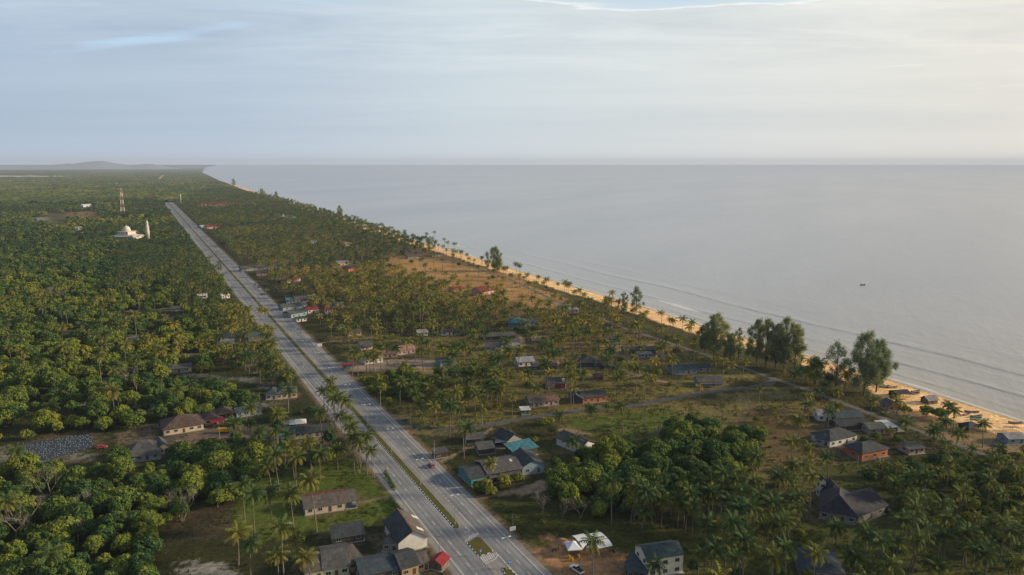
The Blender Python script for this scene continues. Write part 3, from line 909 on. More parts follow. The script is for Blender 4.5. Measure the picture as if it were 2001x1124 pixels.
class House:
    def __init__(self, ref, label, cat='house', name='house', group=None):
        self.ref, self.label, self.cat, self.name, self.group = ref, label, cat, name, group
        self.root = None

    def frame(self, A, B):
        a, b = G(*A), G(*B)
        v = b - a
        L = float(np.linalg.norm(v))
        ang = math.atan2(v[1], v[0])
        mid = (a + b) / 2
        if self.root is None:
            self.root = thing(self.name, self.label, self.cat, (mid[0], mid[1], 0), ang, self.group)
            self.o, self.ang = mid, ang
            self.first = True
        return L, mid, ang

    def tf(self, mid, ang):
        da = ang - self.ang
        c, s = math.cos(da), math.sin(da)
        d = mid - self.o
        c0, s0 = math.cos(-self.ang), math.sin(-self.ang)
        ox, oy = d[0] * c0 - d[1] * s0, d[0] * s0 + d[1] * c0
        return lambda p: (ox + p[0] * c - p[1] * s, oy + p[0] * s + p[1] * c, p[2])

    def block(self, A, B, D, wh, roof, rise, wc, rc, ridge='x', ov=0.6, wins=None, door=True, side=1, z0=0.0, open_front=False, rust=0.25, plinth=True,
              lights=0, wc2=None, run=1.0, porch=0, far=False, pre='', ridgecap=None, stilts=False, L=None):
        L0, mid, ang = self.frame(A, B)
        L = L or L0
        tf = self.tf(mid, ang)
        if L * D > 30 or self.first:
            self.first = False
        cw = mid + np.array([-math.sin(ang), math.cos(ang)]) * D / 2
        FOOT.append((cw, math.hypot(L, D) / 2 + 1.2))
        c4 = [mid + np.array([math.cos(ang), math.sin(ang)]) * q * L / 2 for q in (-1, 1)]
        far_ = [p + np.array([-math.sin(ang), math.cos(ang)]) * D for p in c4]
        pr = [P(*p, z) for p in c4 for z in (0.3, wh)] + [P(*p, wh + 0.5 * rise) for p in far_]
        SIGHT.append((min(q[0] for q in pr), min(q[1] for q in pr), max(q[0] for q in pr), max(q[1] for q in pr), float(np.hypot(*cw))))
        if not getattr(self, 'reg', False):
            self.reg = True
            LAND.append((self.ref, *P(cw[0], cw[1], wh)[:2]))
        r = self.root
        x0, x1 = -L / 2, L / 2
        wm = paint('wall_' + wc, WC[wc], 0.85, 0.22, 0.45)
        wm2 = paint('wall_' + (wc2 or wc), WC[wc2 or wc], 0.85, 0.22, 0.45)
        mb = MB()
        zb = z0 + (1.3 if stilts else 0)
        t = 0.18
        if open_front:
            mb.box(x0, x1, D - t, D, zb, wh, 0)
            mb.box(x0, x0 + t, 0, D - t, zb, wh, 0)
        else:
            mb.box(x0, x1, 0, D, zb, wh, 0, skip=('t',))
        zr = wh + rise
        if roof == 'gable' and not open_front:
            if ridge == 'x':
                for x in (x0, x1):
                    mb.poly([(x, 0, wh), (x, D, wh), (x, D / 2, zr - 0.12)][::(1 if x > 0 else -1)], 1)
            else:
                for y in (0, D):
                    mb.poly([(x0, y, wh), (x1, y, wh), (0, y, zr - 0.12)][::(1 if y == 0 else -1)], 1)
        if roof in ('shed', 'shedx') and not open_front and rise:
            if roof == 'shed':
                for x in (x0, x1):
                    mb.poly([(x, 0, wh), (x, D, wh), (x, D, zr - .12)], 0)
                mb.poly([(x0, D, wh), (x1, D, wh), (x1, D, zr - .12), (x0, D, zr - .12)], 0)
            else:
                for y in (0, D):
                    mb.poly([(x0, y, wh), (x1, y, wh), (x1, y, zr - .12)], 0)
                mb.poly([(x1, 0, wh), (x1, D, wh), (x1, D, zr - .12), (x1, 0, zr - .12)], 0)
        mb.xf(tf).build('wall', [wm, wm2], r)
        rb = MB()
        roof_mesh(rb, x0, x1, 0, D, wh - (0.12 if roof in ('gable', 'hip') else -0.02), zr, roof, ov, ridge=ridge, run=run)
        ro = rb.xf(tf).build('roof', roof_mat(rc, RC[rc], rust), r)
        if ridgecap and roof == 'gable':
            cb_ = MB()
            if ridge == 'x':
                cb_.box(x0 - ov - .05, x1 + ov + .05, D / 2 - .22, D / 2 + .22, zr - 0.10, zr + 0.10)
            else:
                cb_.box(-.22, .22, -ov - .05, D + ov + .05, zr - 0.10, zr + 0.10)
            cb_.xf(tf).build('ridge_cap', roof_mat(ridgecap, RC[ridgecap], 0.1), ro)
        if lights:
            sb = MB()
            rnd = random.Random(int(L * 100))
            for _ in range(lights):
                f = rnd.uniform(0.25, 0.75)
                fx = rnd.uniform(-0.35, 0.35) * L
                if roof == 'gable' and ridge == 'x':
                    y = D / 2 * f; z = wh - .12 + (zr - wh + .12) * (y + ov) / (D / 2 + ov)
                    sl_ = (zr - wh + .12) / (D / 2 + ov)
                    q = [(fx, y, z + .03), (fx + 0.9, y, z + .03), (fx + .9, y + 1.5, z + 1.5 * sl_ + .03), (fx, y + 1.5, z + 1.5 * sl_ + .03)]
                elif roof == 'gable':
                    x = L / 2 * f * 0.8; z = zr - (zr - wh + .12) * x / (L / 2 + ov); sl_ = (zr - wh + .12) / (L / 2 + ov)
                    y = D * rnd.uniform(0.15, 0.5)
                    q = [(x, y, z + .03), (x + 2.4, y, z - 2.4 * sl_ + .03), (x + 2.4, y + 1.9, z - 2.4 * sl_ + .03), (x, y + 1.9, z + .03)]
                else:
                    continue
                sb.poly(q)
            if sb.v:
                sb.xf(tf).build('roof_light', paint('roof_light', (0.62, 0.61, 0.60), 0.5), ro)
        if plinth and not far:
            pb = MB(); pb.box(x0 - .35, x1 + .35, -.5, D + .35, 0.006, 0.16)
            pb.xf(tf).build('plinth', M_CONC, r)
        if stilts:
            sb = MB()
            for fx in np.linspace(x0 + .2, x1 - .2, max(2, int(L / 3))):
                for fy in (0.2, D / 2, D - 0.2):
                    sb.box(fx - .1, fx + .1, fy - .1, fy + .1, 0, zb)
            sb.xf(tf).build('stilts', M_POST, r)
        # openings
        if wins is None:
            wins = max(1, int(L / 3.4))
        zc = zb + (1.0 if wh - zb < 4.3 else 1.0)
        dpos = None
        slots = [x0 + L * (i + 0.5) / (wins + (1 if door else 0)) for i in range(wins + (1 if door else 0))] if (wins or door) else []
        if open_front:
            slots = []
            door = False
            for fx in np.linspace(x0 + .1, x1 - .1, max(2, int(L / 3) + 1)):
                sb = MB(); sb.box(fx - .08, fx + .08, 0, .16, 0, wh)
                sb.xf(tf).build('post', M_POST, r)
        if door and slots:
            dpos = slots.pop(len(slots) // 2)
            db = MB(); db.box(dpos - .48, dpos + .48, -.06, -.002, zb + .02, zb + 2.05)
            db.xf(tf).build('door', M_DOOR, r)
        w_, h_ = (1.5, 1.15)
        storeys = [zc] if wh - zb < 4.6 else [zc, zc + 2.9]
        if not far:
            for zq in storeys:
                for sx_ in slots:
                    self.window(tf, r, sx_, 0, w_, h_, zq, 'f')
            for k in range(side):
                yq = D * (k + 0.5) / side
                for zq in storeys:
                    self.window(tf, r, x0, yq, w_, h_, zq, 'l')
                    self.window(tf, r, x1, yq, w_, h_, zq, 'r')
        else:
            for sx_ in slots:
                fb = MB(); fb.box(sx_ - .6, sx_ + .6, -.05, -.002, zc, zc + 1.1)
                fb.xf(tf).build('window', M_PANE, r)
        if porch:
            pb = MB(); roof_mesh(pb, x0, x1, -porch, 0, wh - 0.75, wh - 0.18, 'shed', 0.02, 0.08)
            pb.xf(tf).build('porch_roof', roof_mat(rc, RC[rc], rust), r)
            for fx in np.linspace(x0 + .15, x1 - .15, max(2, int(L / 3) + 1)):
                sb = MB(); sb.box(fx - .07, fx + .07, -porch + .12, -porch + .26, 0, wh - 0.78)
                sb.xf(tf).build('post', M_POST, r)
        return tf, L

    def window(self, tf, r, x, y, w_, h_, z, face):
        def box(mb, a0, a1, d0, d1, z0, z1):
            if face == 'f':
                mb.box(x + a0, x + a1, y - d1, y - d0, z0, z1)
            elif face == 'l':
                mb.box(x - d1, x - d0, y + a0, y + a1, z0, z1)
            else:
                mb.box(x + d0, x + d1, y + a0, y + a1, z0, z1)
        pb, fb = MB(), MB()
        box(pb, -w_ / 2 + .07, w_ / 2 - .07, 0.004, 0.03, z + .07, z + h_ - .07)
        for q in ((-w_ / 2, -w_ / 2 + .07), (w_ / 2 - .07, w_ / 2), (-.03, .03)):
            box(fb, q[0], q[1], 0.004, 0.07, z + .07, z + h_ - .07)
        box(fb, -w_ / 2, w_ / 2, 0.004, 0.07, z + h_ - .07, z + h_)
        box(fb, -w_ / 2 - .1, w_ / 2 + .1, 0.004, 0.14, z, z + .07)
        f = fb.xf(tf).build('window', M_FRAME, r)
        pb.xf(tf).build('pane', M_PANE, f)


def H1(ref, label, A, B, D, wh, roof, rise, wc, rc, cat='house', name='house', group=None, **k):
    h = House(ref, label, cat, name, group)
    h.block(A, B, D, wh, roof, rise, wc, rc, **k)
    return h


# --- inland side of the highway
h = House('the cream bungalow with a carport', 'cream bungalow with long brown-grey gable roof and carport on a lawn by the highway')
tf, L = h.block((597, 1008), (674, 996), 10.5, 3.0, 'gable', 2.0, 'cream', 'brgrey', wins=3, ridgecap='red', wc2='blue', side=1)
h.block((674.5, 996), (697, 992.4), 10.2, 2.9, 'gable', 1.95, 'cream', 'brgrey', open_front=True, ov=0.45, plinth=True)
h = House('the white gabled shop', 'large slate and brown gabled building with white gable wall against the highway edge')
tf, L = h.block((779, 1082), (835, 1069), 15.5, 3.6, 'gable', 3.2, 'white', 'slate', ridge='y', wins=0, door=False, ridgecap='rust')
mb = MB()
zq = lambda x: 6.8 - 3.32 * x / (L / 2 + .6) + .05
mb.poly([(.25, -.62, zq(.25)), (L / 2 + .62, -.62, zq(L / 2 + .62)), (L / 2 + .62, 16.1, zq(L / 2 + .62)), (.25, 16.1, zq(.25))]); mb.xf(tf).build('brown_roof_sheet', roof_mat('brgrey', RC['brgrey'], .4), h.root)
mb = MB()
for x_, y_ in ((2.6, 3.0), (4.2, 13.4)):
    mb = MB(); mb.poly([(x_, y_, zq(x_) + .04), (x_ + 2.2, y_, zq(x_ + 2.2) + .04), (x_ + 2.2, y_ + 2, zq(x_ + 2.2) + .04), (x_, y_ + 2, zq(x_) + .04)]); mb.xf(tf).build('roof_light', paint('roof_light', (0.62, 0.61, 0.60), 0.5), h.root)
h.block((748, 1077), (778, 1080.5), 11, 2.6, 'shedx', 0.9, 'grey', 'grey', wins=1, ov=0.3)
H1('the small red-roofed hut', 'small hut with bright red gable roof beside the highway, near the orange house', (841, 1112), (863, 1117), 4.5, 2.3, 'gable', 1.3, 'wood', 'red', 'hut', 'hut', ridge='y', wins=0)
h = House('the yellow house with twin grey roofs', 'pale yellow house with wide two-tone grey roof at the bottom edge')
h.block((634, 1131), (682, 1123), 13, 3.3, 'gable', 2.1, 'yellow', 'grey', wins=2)
h.block((597, 1137), (633, 1131.5), 11.5, 3.2, 'gable', 1.6, 'yellow', 'brgrey', wins=1, ov=0.4)
h.block((683, 1118), (712, 1108), 9, 2.6, 'shed', 0.9, 'tan', 'brgrey', wins=1, ov=0.3, rust=0.5)
H1('the long dark shed', 'long low shed with dark slate roof behind the yellow house', (652, 1066), (711, 1056), 6.5, 2.4, 'shed', 1.1, 'dark', 'slate', 'shed', 'shed', wins=2)
h = House('the orange-walled house', 'orange-walled house with staggered dark slate roofs near the red hut')
h.block((786, 1130), (818, 1121), 10, 3.2, 'gable', 2.0, 'tan', 'slate', wins=1)
h.block((818.5, 1118), (838, 1113), 7, 2.8, 'gable', 1.5, 'tan', 'brgrey', wins=1, ov=0.4)
h.block((706, 1143), (785, 1126), 10, 2.9, 'gable', 1.5, 'dark', 'bslate', wins=2, ov=0.4, rust=0.15)
h = House('the brown hipped villa', 'sprawling villa with brown hipped tile roofs and pale walls in the left woods')
h.block((321, 852), (398, 839.5), 13, 3.2, 'hip', 3.4, 'cream', 'brown', wins=4, ov=.9)
h.block((401, 832), (426, 828), 9, 3.0, 'hip', 2.0, 'cream', 'brown', wins=1, ov=0.7)
h.block((428, 823), (456, 818), 8, 3.3, 'hip', 2.2, 'white', 'brown', wins=0, ov=0.7, open_front=True)
H1('the red canopy beside the villa', 'flat red canopy on posts beside the brown hipped villa', (416, 836), (438, 832), 5, 2.5, 'shed', 0.4, 'dark', 'red', 'canopy', 'canopy', open_front=True, plinth=False)
h = House('the grey hipped house', 'grey slate house with steep hip front and small cream wing in the lower left woods')
h.block((248, 905), (312, 897), 12, 2.7, 'hip', 4.2, 'lblue', 'grey', wins=3, run=0.75)
h.block((312, 889), (330, 885), 9, 3.2, 'gable', 1.9, 'cream', 'grey', ridge='y', wins=1)
h = House('the peach house with a row of windows', 'long peach house with grey hip roof and dark windows behind roadside palms')
h.block((520, 782), (541, 781), 9, 3.1, 'hip', 2.0, 'white', 'bslate', wins=1, ov=.7)
h.block((541.3, 781), (580, 777), 9.5, 3.2, 'hip', 2.2, 'peach', 'grey', wins=3, ov=.7)
H1('the long teal-grey roof', 'long low house with teal-grey sheet roof beside the villa forecourt', (463, 817), (511, 809), 8, 2.7, 'gable', 1.3, 'lblue', 'dteal', wins=3)
h = House('the dark blue roofed house', 'low house with dark blue-slate roof among roadside palms')
h.block((561, 860), (585, 857), 9, 2.8, 'gable', 1.7, 'grey', 'bslate', wins=2)
h.block((585.5, 857), (641, 851), 8.5, 2.7, 'gable', 1.5, 'grey', 'slate', wins=3)
H1('the bright blue awning', 'bright blue sheet awning in front of the dark blue roofed house', (552, 867), (571, 864), 4.5, 2.3, 'shed', 0.6, 'dark', 'blue', 'awning', 'awning', open_front=True, plinth=False)
H1('the white tarpaulin roof', 'white tarpaulin shelter behind the dark blue roofed house', (568, 839), (597, 836), 5, 2.5, 'hip', 1.2, 'dark', 'white', 'shelter', 'shelter', open_front=True, plinth=False, rust=0.02)
h = House('the dark workshop left of the highway', 'dark roofed workshop with white trim strips on the left verge of the highway')
h.block((430, 668), (482, 664), 9, 3.0, 'gable', 1.5, 'grey', 'dark', wins=3)
h.block((485, 667), (520, 661), 9, 3.2, 'gable', 1.9, 'dark', 'dteal', wins=1)
h.block((432, 674), (458, 672), 3, 2.4, 'shed', .3, 'white', 'white', wins=0, door=False, ov=.1)
H1('the grey house hidden in the left woods', 'grey roofed house half hidden by palms in the left woods', (327, 731), (373, 727), 9, 2.8, 'gable', 1.7, 'grey', 'grey', wins=2)
H1('the pale sheds by the left palms', 'low pale shed with white roof in the left palm grove, farther from the road', (383, 584), (404, 583), 8, 2.6, 'gable', 1.2, 'white', 'white', 'shed', 'shed', far=True)
H1('the small white shed at the road', 'small white roofed shed in the left palm grove close to the road', (434, 584), (449, 582), 6, 2.6, 'gable', 1.2, 'white', 'white', 'shed', 'shed', far=True)
# --- village between highway and sea, far part
FAR = [
    ('the long red-roofed school', 'long red-roofed school block far up the highway on its right', (388, 404), (446, 403), 14, 6.5, 'gable', 4.0, 'pink', 'red', {}),
    ('the second red roof by the highway', 'red-roofed house right of the highway, level with the white mosque', (405, 448), (430, 446), 11, 4.5, 'gable', 3.0, 'pink', 'red', {}),
    ('the teal shed by the highway', 'small teal shed left of the second red roof by the highway', (393, 446), (402, 445), 8, 3.5, 'gable', 1.5, 'teal', 'white', {}),
    ('the red roof beyond the tower', 'small red-roofed house beyond the lattice tower', (287, 388), (299, 388), 16, 6, 'gable', 4, 'pink', 'red', {}),
    ('the white roofs beyond the tower', 'white roofed sheds just left of the red roof beyond the tower', (270, 387), (284, 387), 14, 4, 'gable', 2.5, 'white', 'white', {}),
    ('the white shed left of the tower', 'white roofed shed in a clearing left of the lattice tower', (163, 405), (180, 404), 16, 5, 'gable', 3, 'white', 'white', {}),
    ('the pale shed left of the mosque', 'small pale shed in the trees left of the white mosque', (148, 450), (161, 449), 9, 4, 'gable', 2, 'white', 'lgrey', {}),
    ('the long grey roof by the highway', 'long grey-roofed row house at the right edge of the highway', (472, 531), (523, 527), 11, 3.4, 'gable', 2.2, 'grey', 'grey', {}),
    ('the grey roof in the palms', 'grey-roofed house right behind the long grey row house', (524, 526), (549, 524), 10, 3.2, 'gable', 2.0, 'grey', 'grey', {}),
    ('the pink roadside wall', 'small pink-walled house below the long grey row house', (502, 539), (521, 538), 7, 3, 'gable', 1.2, 'pink', 'brown', {}),
    ('the flat-roofed house with cream posts', 'grey flat-roofed house with cream posts among the highway palms', (536, 552), (559, 553), 9, 3.2, 'shed', 0.3, 'cream', 'grey', dict(open_front=True)),
    ('the red roof among the palms', 'house with low red roof among palms right of the flat-roofed one', (561, 554), (588, 549), 9, 2.8, 'hip', 2, 'pink', 'red', {}),
    ('the teal awning house', 'small house with light blue-teal sheet roof in the roadside cluster', (560, 593), (577, 592), 8, 2.8, 'shed', 0.9, 'lblue', 'teal', {}),
    ('the upper grey cluster roof', 'grey roofed house at the back of the roadside cluster', (577.5, 592), (601, 590), 12, 3, 'gable', 1.8, 'grey', 'grey', {}),
    ('the wide grey cluster roof', 'wide grey-roofed house in the middle of the roadside cluster', (553, 608), (600, 602), 10, 3.1, 'gable', 2.0, 'lblue', 'grey', {}),
    ('the grey roof with a red end wall', 'grey roofed house with a red end wall at the front of the roadside cluster', (569, 622), (600, 616), 11, 3.2, 'gable', 1.9, 'lblue', 'grey', dict(wc2='red')),
    ('the white-fronted annex', 'small white-fronted annex before the house with the red end wall', (580, 630), (599, 627.5), 4, 2.6, 'shed', 0.8, 'white', 'dteal', {}),
    ('the red roof behind the cluster', 'red gable roof right of the roadside cluster', (602, 613), (623, 610.5), 8, 3, 'gable', 2.0, 'white', 'red', {}),
    ('the small red roof with a white end', 'small red roof with a white end, farthest right of the roadside cluster', (636, 613), (650, 612), 7, 3, 'gable', 1.6, 'white', 'maroon', {}),
    ('the white roof behind the cluster', 'small white roof at the back right of the roadside cluster', (602, 584), (615, 583.5), 6, 2.6, 'shed', .6, 'white', 'white', {}),
    ('the blue-grey roof in the palm grove', 'blue-grey roofed house inside the palm grove right of the cluster', (645, 603), (671, 601.5), 9, 2.9, 'gable', 1.8, 'lblue', 'bslate', {}),
    ('the purple-grey roof by the field', 'purple-grey roofed house with sunlit orange end wall beside the tan field', (681, 531), (702, 528), 12, 3.4, 'gable', 2.2, 'orange', 'violet', {}),  # orange sunlight on the end wall put into the wall colour
    ('the pale roof by the field', 'pale-roofed house just behind the purple-grey one beside the field', (660, 519), (682, 517.5), 11, 3.2, 'gable', 1.8, 'cream', 'lgrey', {}),
    ('the red shed in the field', 'long low red-roofed shed on the tan field', (885, 571), (907, 569), 8, 2.8, 'gable', 1.8, 'pink', 'red', {}),
    ('the maroon gabled house', 'maroon-roofed gabled house with pink walls on the tan field', (941, 579), (965, 574), 14, 3.6, 'gable', 4.2, 'pink', 'maroon', {}),
    ('the dark roof at the hamlet path', 'dark slate roof at the left end of the path through the field', (786, 495), (804, 494), 10, 3, 'hip', 1.8, 'dark', 'slate', {}),
    ('the long grey hall at the path', 'long grey hall on the path at the top of the tan field', (797, 506), (824, 504.5), 10, 3, 'gable', 1.6, 'grey', 'grey', {}),
    ('the dark shed near the beach', 'dark slate shed at the bend of the path near the beach', (846, 502), (863, 501), 9, 3, 'gable', 1.8, 'grey', 'slate', {}),
    ('the white house in the far palms', 'tiny white house with pink roof deep in the far palm grove', (674, 481), (686, 480), 10, 3.2, 'gable', 2.0, 'white', 'pink', {}),
    ('the pale roof in the far palms', 'tiny pale roof in the palm grove left of the white house', (609, 476), (619, 475.5), 10, 3, 'gable', 1.8, 'white', 'lgrey', {}),
    ('the terracotta roof far up the coast', 'tiny terracotta-roofed house near the far beach', (537, 424), (552, 424), 14, 4, 'gable', 2.5, 'white', 'pink', {}),
    ('the pale bungalow far up the coast', 'tiny pale bungalow right of the terracotta roof near the far beach', (556, 427), (574, 427), 12, 4, 'gable', 2.2, 'white', 'lgrey', {}),
]
for ref, lab, A, B, D, wh, roof, rise, wc, rc, k in FAR:
    H1(ref, lab, A, B, D, wh, roof, rise, wc, rc, far=True, wins=2, **k)
# --- village, middle part
H1('the hut with a pink end wall', 'small grey hut with sunlit pink end wall beside the grassy path', (681, 657), (706, 655), 7, 2.6, 'gable', 1.4, 'pink', 'grey', 'hut', 'hut', wins=2)
H1('the grey roof above the pink roofs', 'house with dark grey roof and cream walls above the pink roofs', (706, 685), (728, 682), 9, 3, 'gable', 1.8, 'cream', 'grey', porch=1.5, wins=2)
h = House('the pink tiled house', 'house with pink terracotta roofs mostly hidden by palms')
h.block((748, 700), (776, 698), 8, 3, 'gable', 2.0, 'pink', 'pink', wins=2)
h.block((777, 695), (812, 690), 9, 3, 'gable', 2.2, 'pink', 'pink', wins=3)
H1('the red roadside stall', 'roadside stall with flat red roof and teal counter beside the highway', (672, 724), (694, 722), 4.5, 2.5, 'shed', 0.3, 'teal', 'red', 'stall', 'stall', open_front=True)
H1('the white block behind the stall', 'white-walled house behind the red roadside stall', (713, 713), (748, 708), 8, 3.2, 'gable', 1.6, 'white', 'lgrey', wins=3)
H1('the white hut on the lawn', 'small white hut with dark roof at the edge of the lawn', (863, 656), (884, 655), 6, 2.6, 'gable', 1.3, 'white', 'slate', 'hut', 'hut', wins=1)
H1('the teal hut on the lawn', 'small teal hut right of the white hut on the lawn', (887, 655), (899, 654), 5, 2.4, 'gable', 1.2, 'teal', 'dteal', 'hut', 'hut', wins=1)
H1('the pale roof left of the lawn', 'pale blue-grey roof hidden by palms left of the lawn', (817, 658), (836, 656), 7, 2.8, 'gable', 1.5, 'grey', 'lgrey', wins=2)
H1('the blue-grey house by the thicket', 'blue-grey roofed house right of the yard of parked cars', (861, 717), (889, 713), 8, 2.9, 'gable', 1.6, 'blue', 'bslate', wins=2)
h = House('the bright teal-blue house', 'bright teal-blue hip-roofed house with a blue wing in the village')
h.block((994, 638), (1026, 638), 12, 3.2, 'hip', 2.6, 'teal', 'teal', wins=3, rust=0.05)
h.block((1027, 637), (1045, 635), 7, 2.8, 'gable', 1.3, 'blue', 'blue', wins=1, rust=0.05)
H1('the pavilion with a pale hip roof', 'open house with pale lavender hip roof and orange-lit walls near the beach', (1098, 615), (1131, 612), 13, 3.4, 'hip', 4.0, 'peach', 'lav', wins=3, ov=1.0, rust=0.05, run=0.95)
h = House('the white house with a gabled porch', 'white house with grey gables and pale porch roof in the village centre')
h.block((950, 686), (978, 686), 9, 3, 'gable', 1.7, 'lblue', 'grey', wins=2)
h.block((978.5, 686), (997, 685), 10, 3.2, 'gable', 2.0, 'white', 'grey', ridge='y', wins=2, door=False)
h.block((998, 682), (1016, 680), 6, 2.6, 'shed', .5, 'white', 'lgrey', open_front=True)
H1('the dark long roof behind the white house', 'long dark grey roof behind the white village house', (940, 666), (1006, 663), 9, 2.9, 'gable', 1.6, 'dark', 'grey', wins=4, rust=0.4)
H1('the wooden hut at the sandy track', 'small wooden hut with a leafy mound at the sandy track', (1041, 673), (1057, 672), 6, 2.6, 'gable', 1.3, 'wood', 'grey', 'hut', 'hut', wins=1)
H1('the green plank house', 'bright green plank house with dark brown roof beneath palms', (1184, 670.5), (1212, 670), 8, 3.1, 'gable', 1.8, 'green', 'brown', wins=2, door=True)
h = House('the dark house on the sand yard', 'dark wide house with teal front annex on a bare sandy yard')
h.block((1219, 693), (1281, 692), 8, 3.0, 'gable', 1.6, 'dark', 'grey', wins=4, rust=0.35)
h.block((1246, 700), (1273, 699), 3.6, 2.6, 'shed', 0.6, 'lblue', 'lgrey', wins=3)
H1('the pale roofed cottage', 'white cottage with pale grey sheet roof in the village centre', (1013, 717), (1044, 714.5), 8.5, 3.0, 'gable', 1.9, 'white', 'lav', wins=2, rust=0.08)
H1('the low dark roof beside the cottage', 'long low dark grey roof right of the pale roofed cottage', (1042, 724), (1088, 722), 7, 2.6, 'gable', 1.4, 'dark', 'grey', wins=3)
h = House('the big dark hipped house', 'big house with dark slate hipped roof and open porch in the village')
h.block((1130, 718), (1176, 719), 12, 3.1, 'hip', 2.6, 'dark', 'slate', wins=4, ov=.8)
h.block((1177, 722), (1203, 723), 8, 2.7, 'hip', 1.6, 'dark', 'dark', open_front=True)
H1('the small brick-red outhouse', 'small red-brown outhouse below the big dark hipped house', (1160, 744), (1178, 744), 6, 2.6, 'gable', 1.2, 'red', 'brown', 'shed', 'shed', wins=1)
h = House('the pink and red house', 'small two-tone house, pink left and red right, under a grey roof with white tank')
tf, L = h.block((1067, 759), (1105, 760), 8.5, 3.2, 'gable', 2.1, 'pink', 'grey', wins=2, side=1)
mb = MB(); mb.box(L * .02, L / 2 - 0.02, -.05, -.005, .2, 3.0); mb.xf(tf).build('red_wall_panel', paint('wall_red', WC['red'], .85), h.root)
mb = MB(); mb.box(L / 2 - 2.0, L / 2 - .6, 1.2, 2.6, 3.6, 5.1); mb.xf(tf).build('water_tank', paint('tank_white', (.7, .7, .7), .5), h.root)
h = House('the house of patched tin roofs', 'house with patched rusty tin roofs beside the village lane')
h.block((1036, 797), (1062, 795), 10, 2.8, 'gable', 1.6, 'grey', 'brgrey', wins=2, rust=0.5)
h.block((1063, 794), (1092, 791), 11, 2.9, 'gable', 1.8, 'pink', 'rust', wins=2, rust=0.3)
h = House('the teal and brick house', 'long house with teal-dark roof and brick-red right wing above the lane')
h.block((1112, 789), (1138, 790), 10, 3.0, 'gable', 2.0, 'dark', 'dteal', ridge='y', wins=0)
h.block((1139, 789), (1186, 784), 9, 3.1, 'gable', 2.1, 'orange', 'slate', wins=3)
H1('the teal kiosk', 'small teal kiosk with white roof beside the village lane', (1020, 811), (1035, 810), 4, 2.5, 'shed', 0.3, 'teal', 'white', 'kiosk', 'kiosk', wins=1)
h = House('the blue-slate house by the coast lane', 'pair of blue-slate roofs among palms left of the coast lane')
h.block((1318, 733), (1362, 730), 9, 3, 'gable', 1.8, 'lblue', 'bslate', wins=3)
h.block((1363, 728), (1389, 726), 7, 2.8, 'gable', 1.5, 'grey', 'slate', wins=1)
H1('the dark porch house', 'low house with dark grey roof and long open porch below the blue-slate roofs', (1365, 756), (1412, 755), 8, 2.9, 'gable', 1.8, 'grey', 'grey', porch=2.4, wins=3)
# --- compound beside the highway
h = House('the roadside workshop compound', 'sprawling workshop compound of dark patched roofs beside the highway')
h.block((921, 951), (953, 944), 12, 3.2, 'gable', 1.6, 'teal', 'slate', wins=1, rust=0.4, ov=.5)
h.block((954, 943), (1019, 931), 13.5, 3.6, 'gable', 1.9, 'dark', 'grey', wins=3, rust=0.45, lights=3)
h.block((958, 947), (1018, 936.5), 3, 2.5, 'shed', .5, 'dark', 'grey', open_front=True, ov=.2)
h.block((1020.5, 929), (1063, 922), 13, 3.4, 'gable', 2.4, 'lblue', 'slate', ridge='y', wins=1, rust=0.35)
H1('the turquoise roof', 'turquoise sheet-roofed shed at the back of the workshop compound', (1004, 899), (1050, 888), 7, 3.4, 'shed', 1.2, 'dark', 'teal', 'shed', 'shed', rust=0.05, wins=0)
h = House('the gabled house behind the compound', 'gabled house with slate roof and pale skillion wing behind the compound')
h.block((991, 876), (1019, 868), 9.5, 3.2, 'gable', 2.6, 'grey', 'slate', ridge='y', wins=1, ridgecap='brgrey')
h.block((968, 876), (990, 877), 8.5, 2.4, 'shedx', .9, 'dark', 'lgrey', open_front=True, ov=.25, rust=0.1)
H1('the small grey lean-to', 'small grey lean-to between compound and gabled house', (937, 889), (966, 886), 6, 2.4, 'shed', .8, 'dark', 'grey', 'shed', 'shed', wins=0)
H1('the open shed by the dirt track', 'open shed with dark ragged roof beside the dirt track', (914, 869), (946, 866), 7, 2.5, 'gable', 1.4, 'dark', 'grey', 'shed', 'shed', open_front=True, rust=0.4)
H1('the roadside kiosk', 'little dark kiosk with white end beside the highway and dirt track', (851, 897), (874, 893), 4, 2.5, 'shed', .5, 'dark', 'grey', 'kiosk', 'kiosk', wins=1)
h = House('the white-walled house by the thicket', 'white-walled house with grey ridge roof against the green thicket')
h.block((1135, 889), (1164, 879), 15, 3.2, 'gable', 2.4, 'white', 'grey', ridge='y', wins=2, door=False)
# --- coast, near right
H1('the whitewashed cottage', 'whitewashed cottage with pale roof left of the dark-roofed coast house', (1599, 823), (1634, 824), 8, 3, 'gable', 1.6, 'white', 'lgrey', wins=2, rust=0.1)
H1('the dark-roofed coast house', 'dark blue-slate house with cream wall beside the coast lane', (1636, 828), (1686, 826), 9, 3, 'gable', 1.9, 'cream', 'bslate', wins=3)
H1('the low black sheds', 'low black-roofed sheds below the dark coast house', (1640, 843), (1697, 839), 8, 2.6, 'gable', 1.2, 'dark', 'dark', 'shed', 'shed', wins=2)
h = House('the garage with a white roof', 'grey garage with one bright white roof at the coast lane')
h.block((1699, 849), (1731, 847), 8, 2.7, 'gable', 1.3, 'grey', 'grey', wins=1)
h.block((1732, 847), (1752, 845), 7, 2.7, 'shed', .7, 'dark', 'white', open_front=True, rust=0.05)
h.block((1753, 844), (1766, 842.5), 6, 2.5, 'shed', .6, 'dark', 'slate', open_front=True)
h = House('the white and blue hip house', 'white house with blue end wall and dark hip roof, left of the orange house')
tf, L = h.block((1621, 875), (1674, 863), 10, 3.3, 'hip', 2.4, 'white', 'slate', wins=3, ov=.7)
h.block((1593, 868), (1620, 874), 8, 3.1, 'hip', 1.5, 'lblue', 'bslate', wins=1, ov=.5)
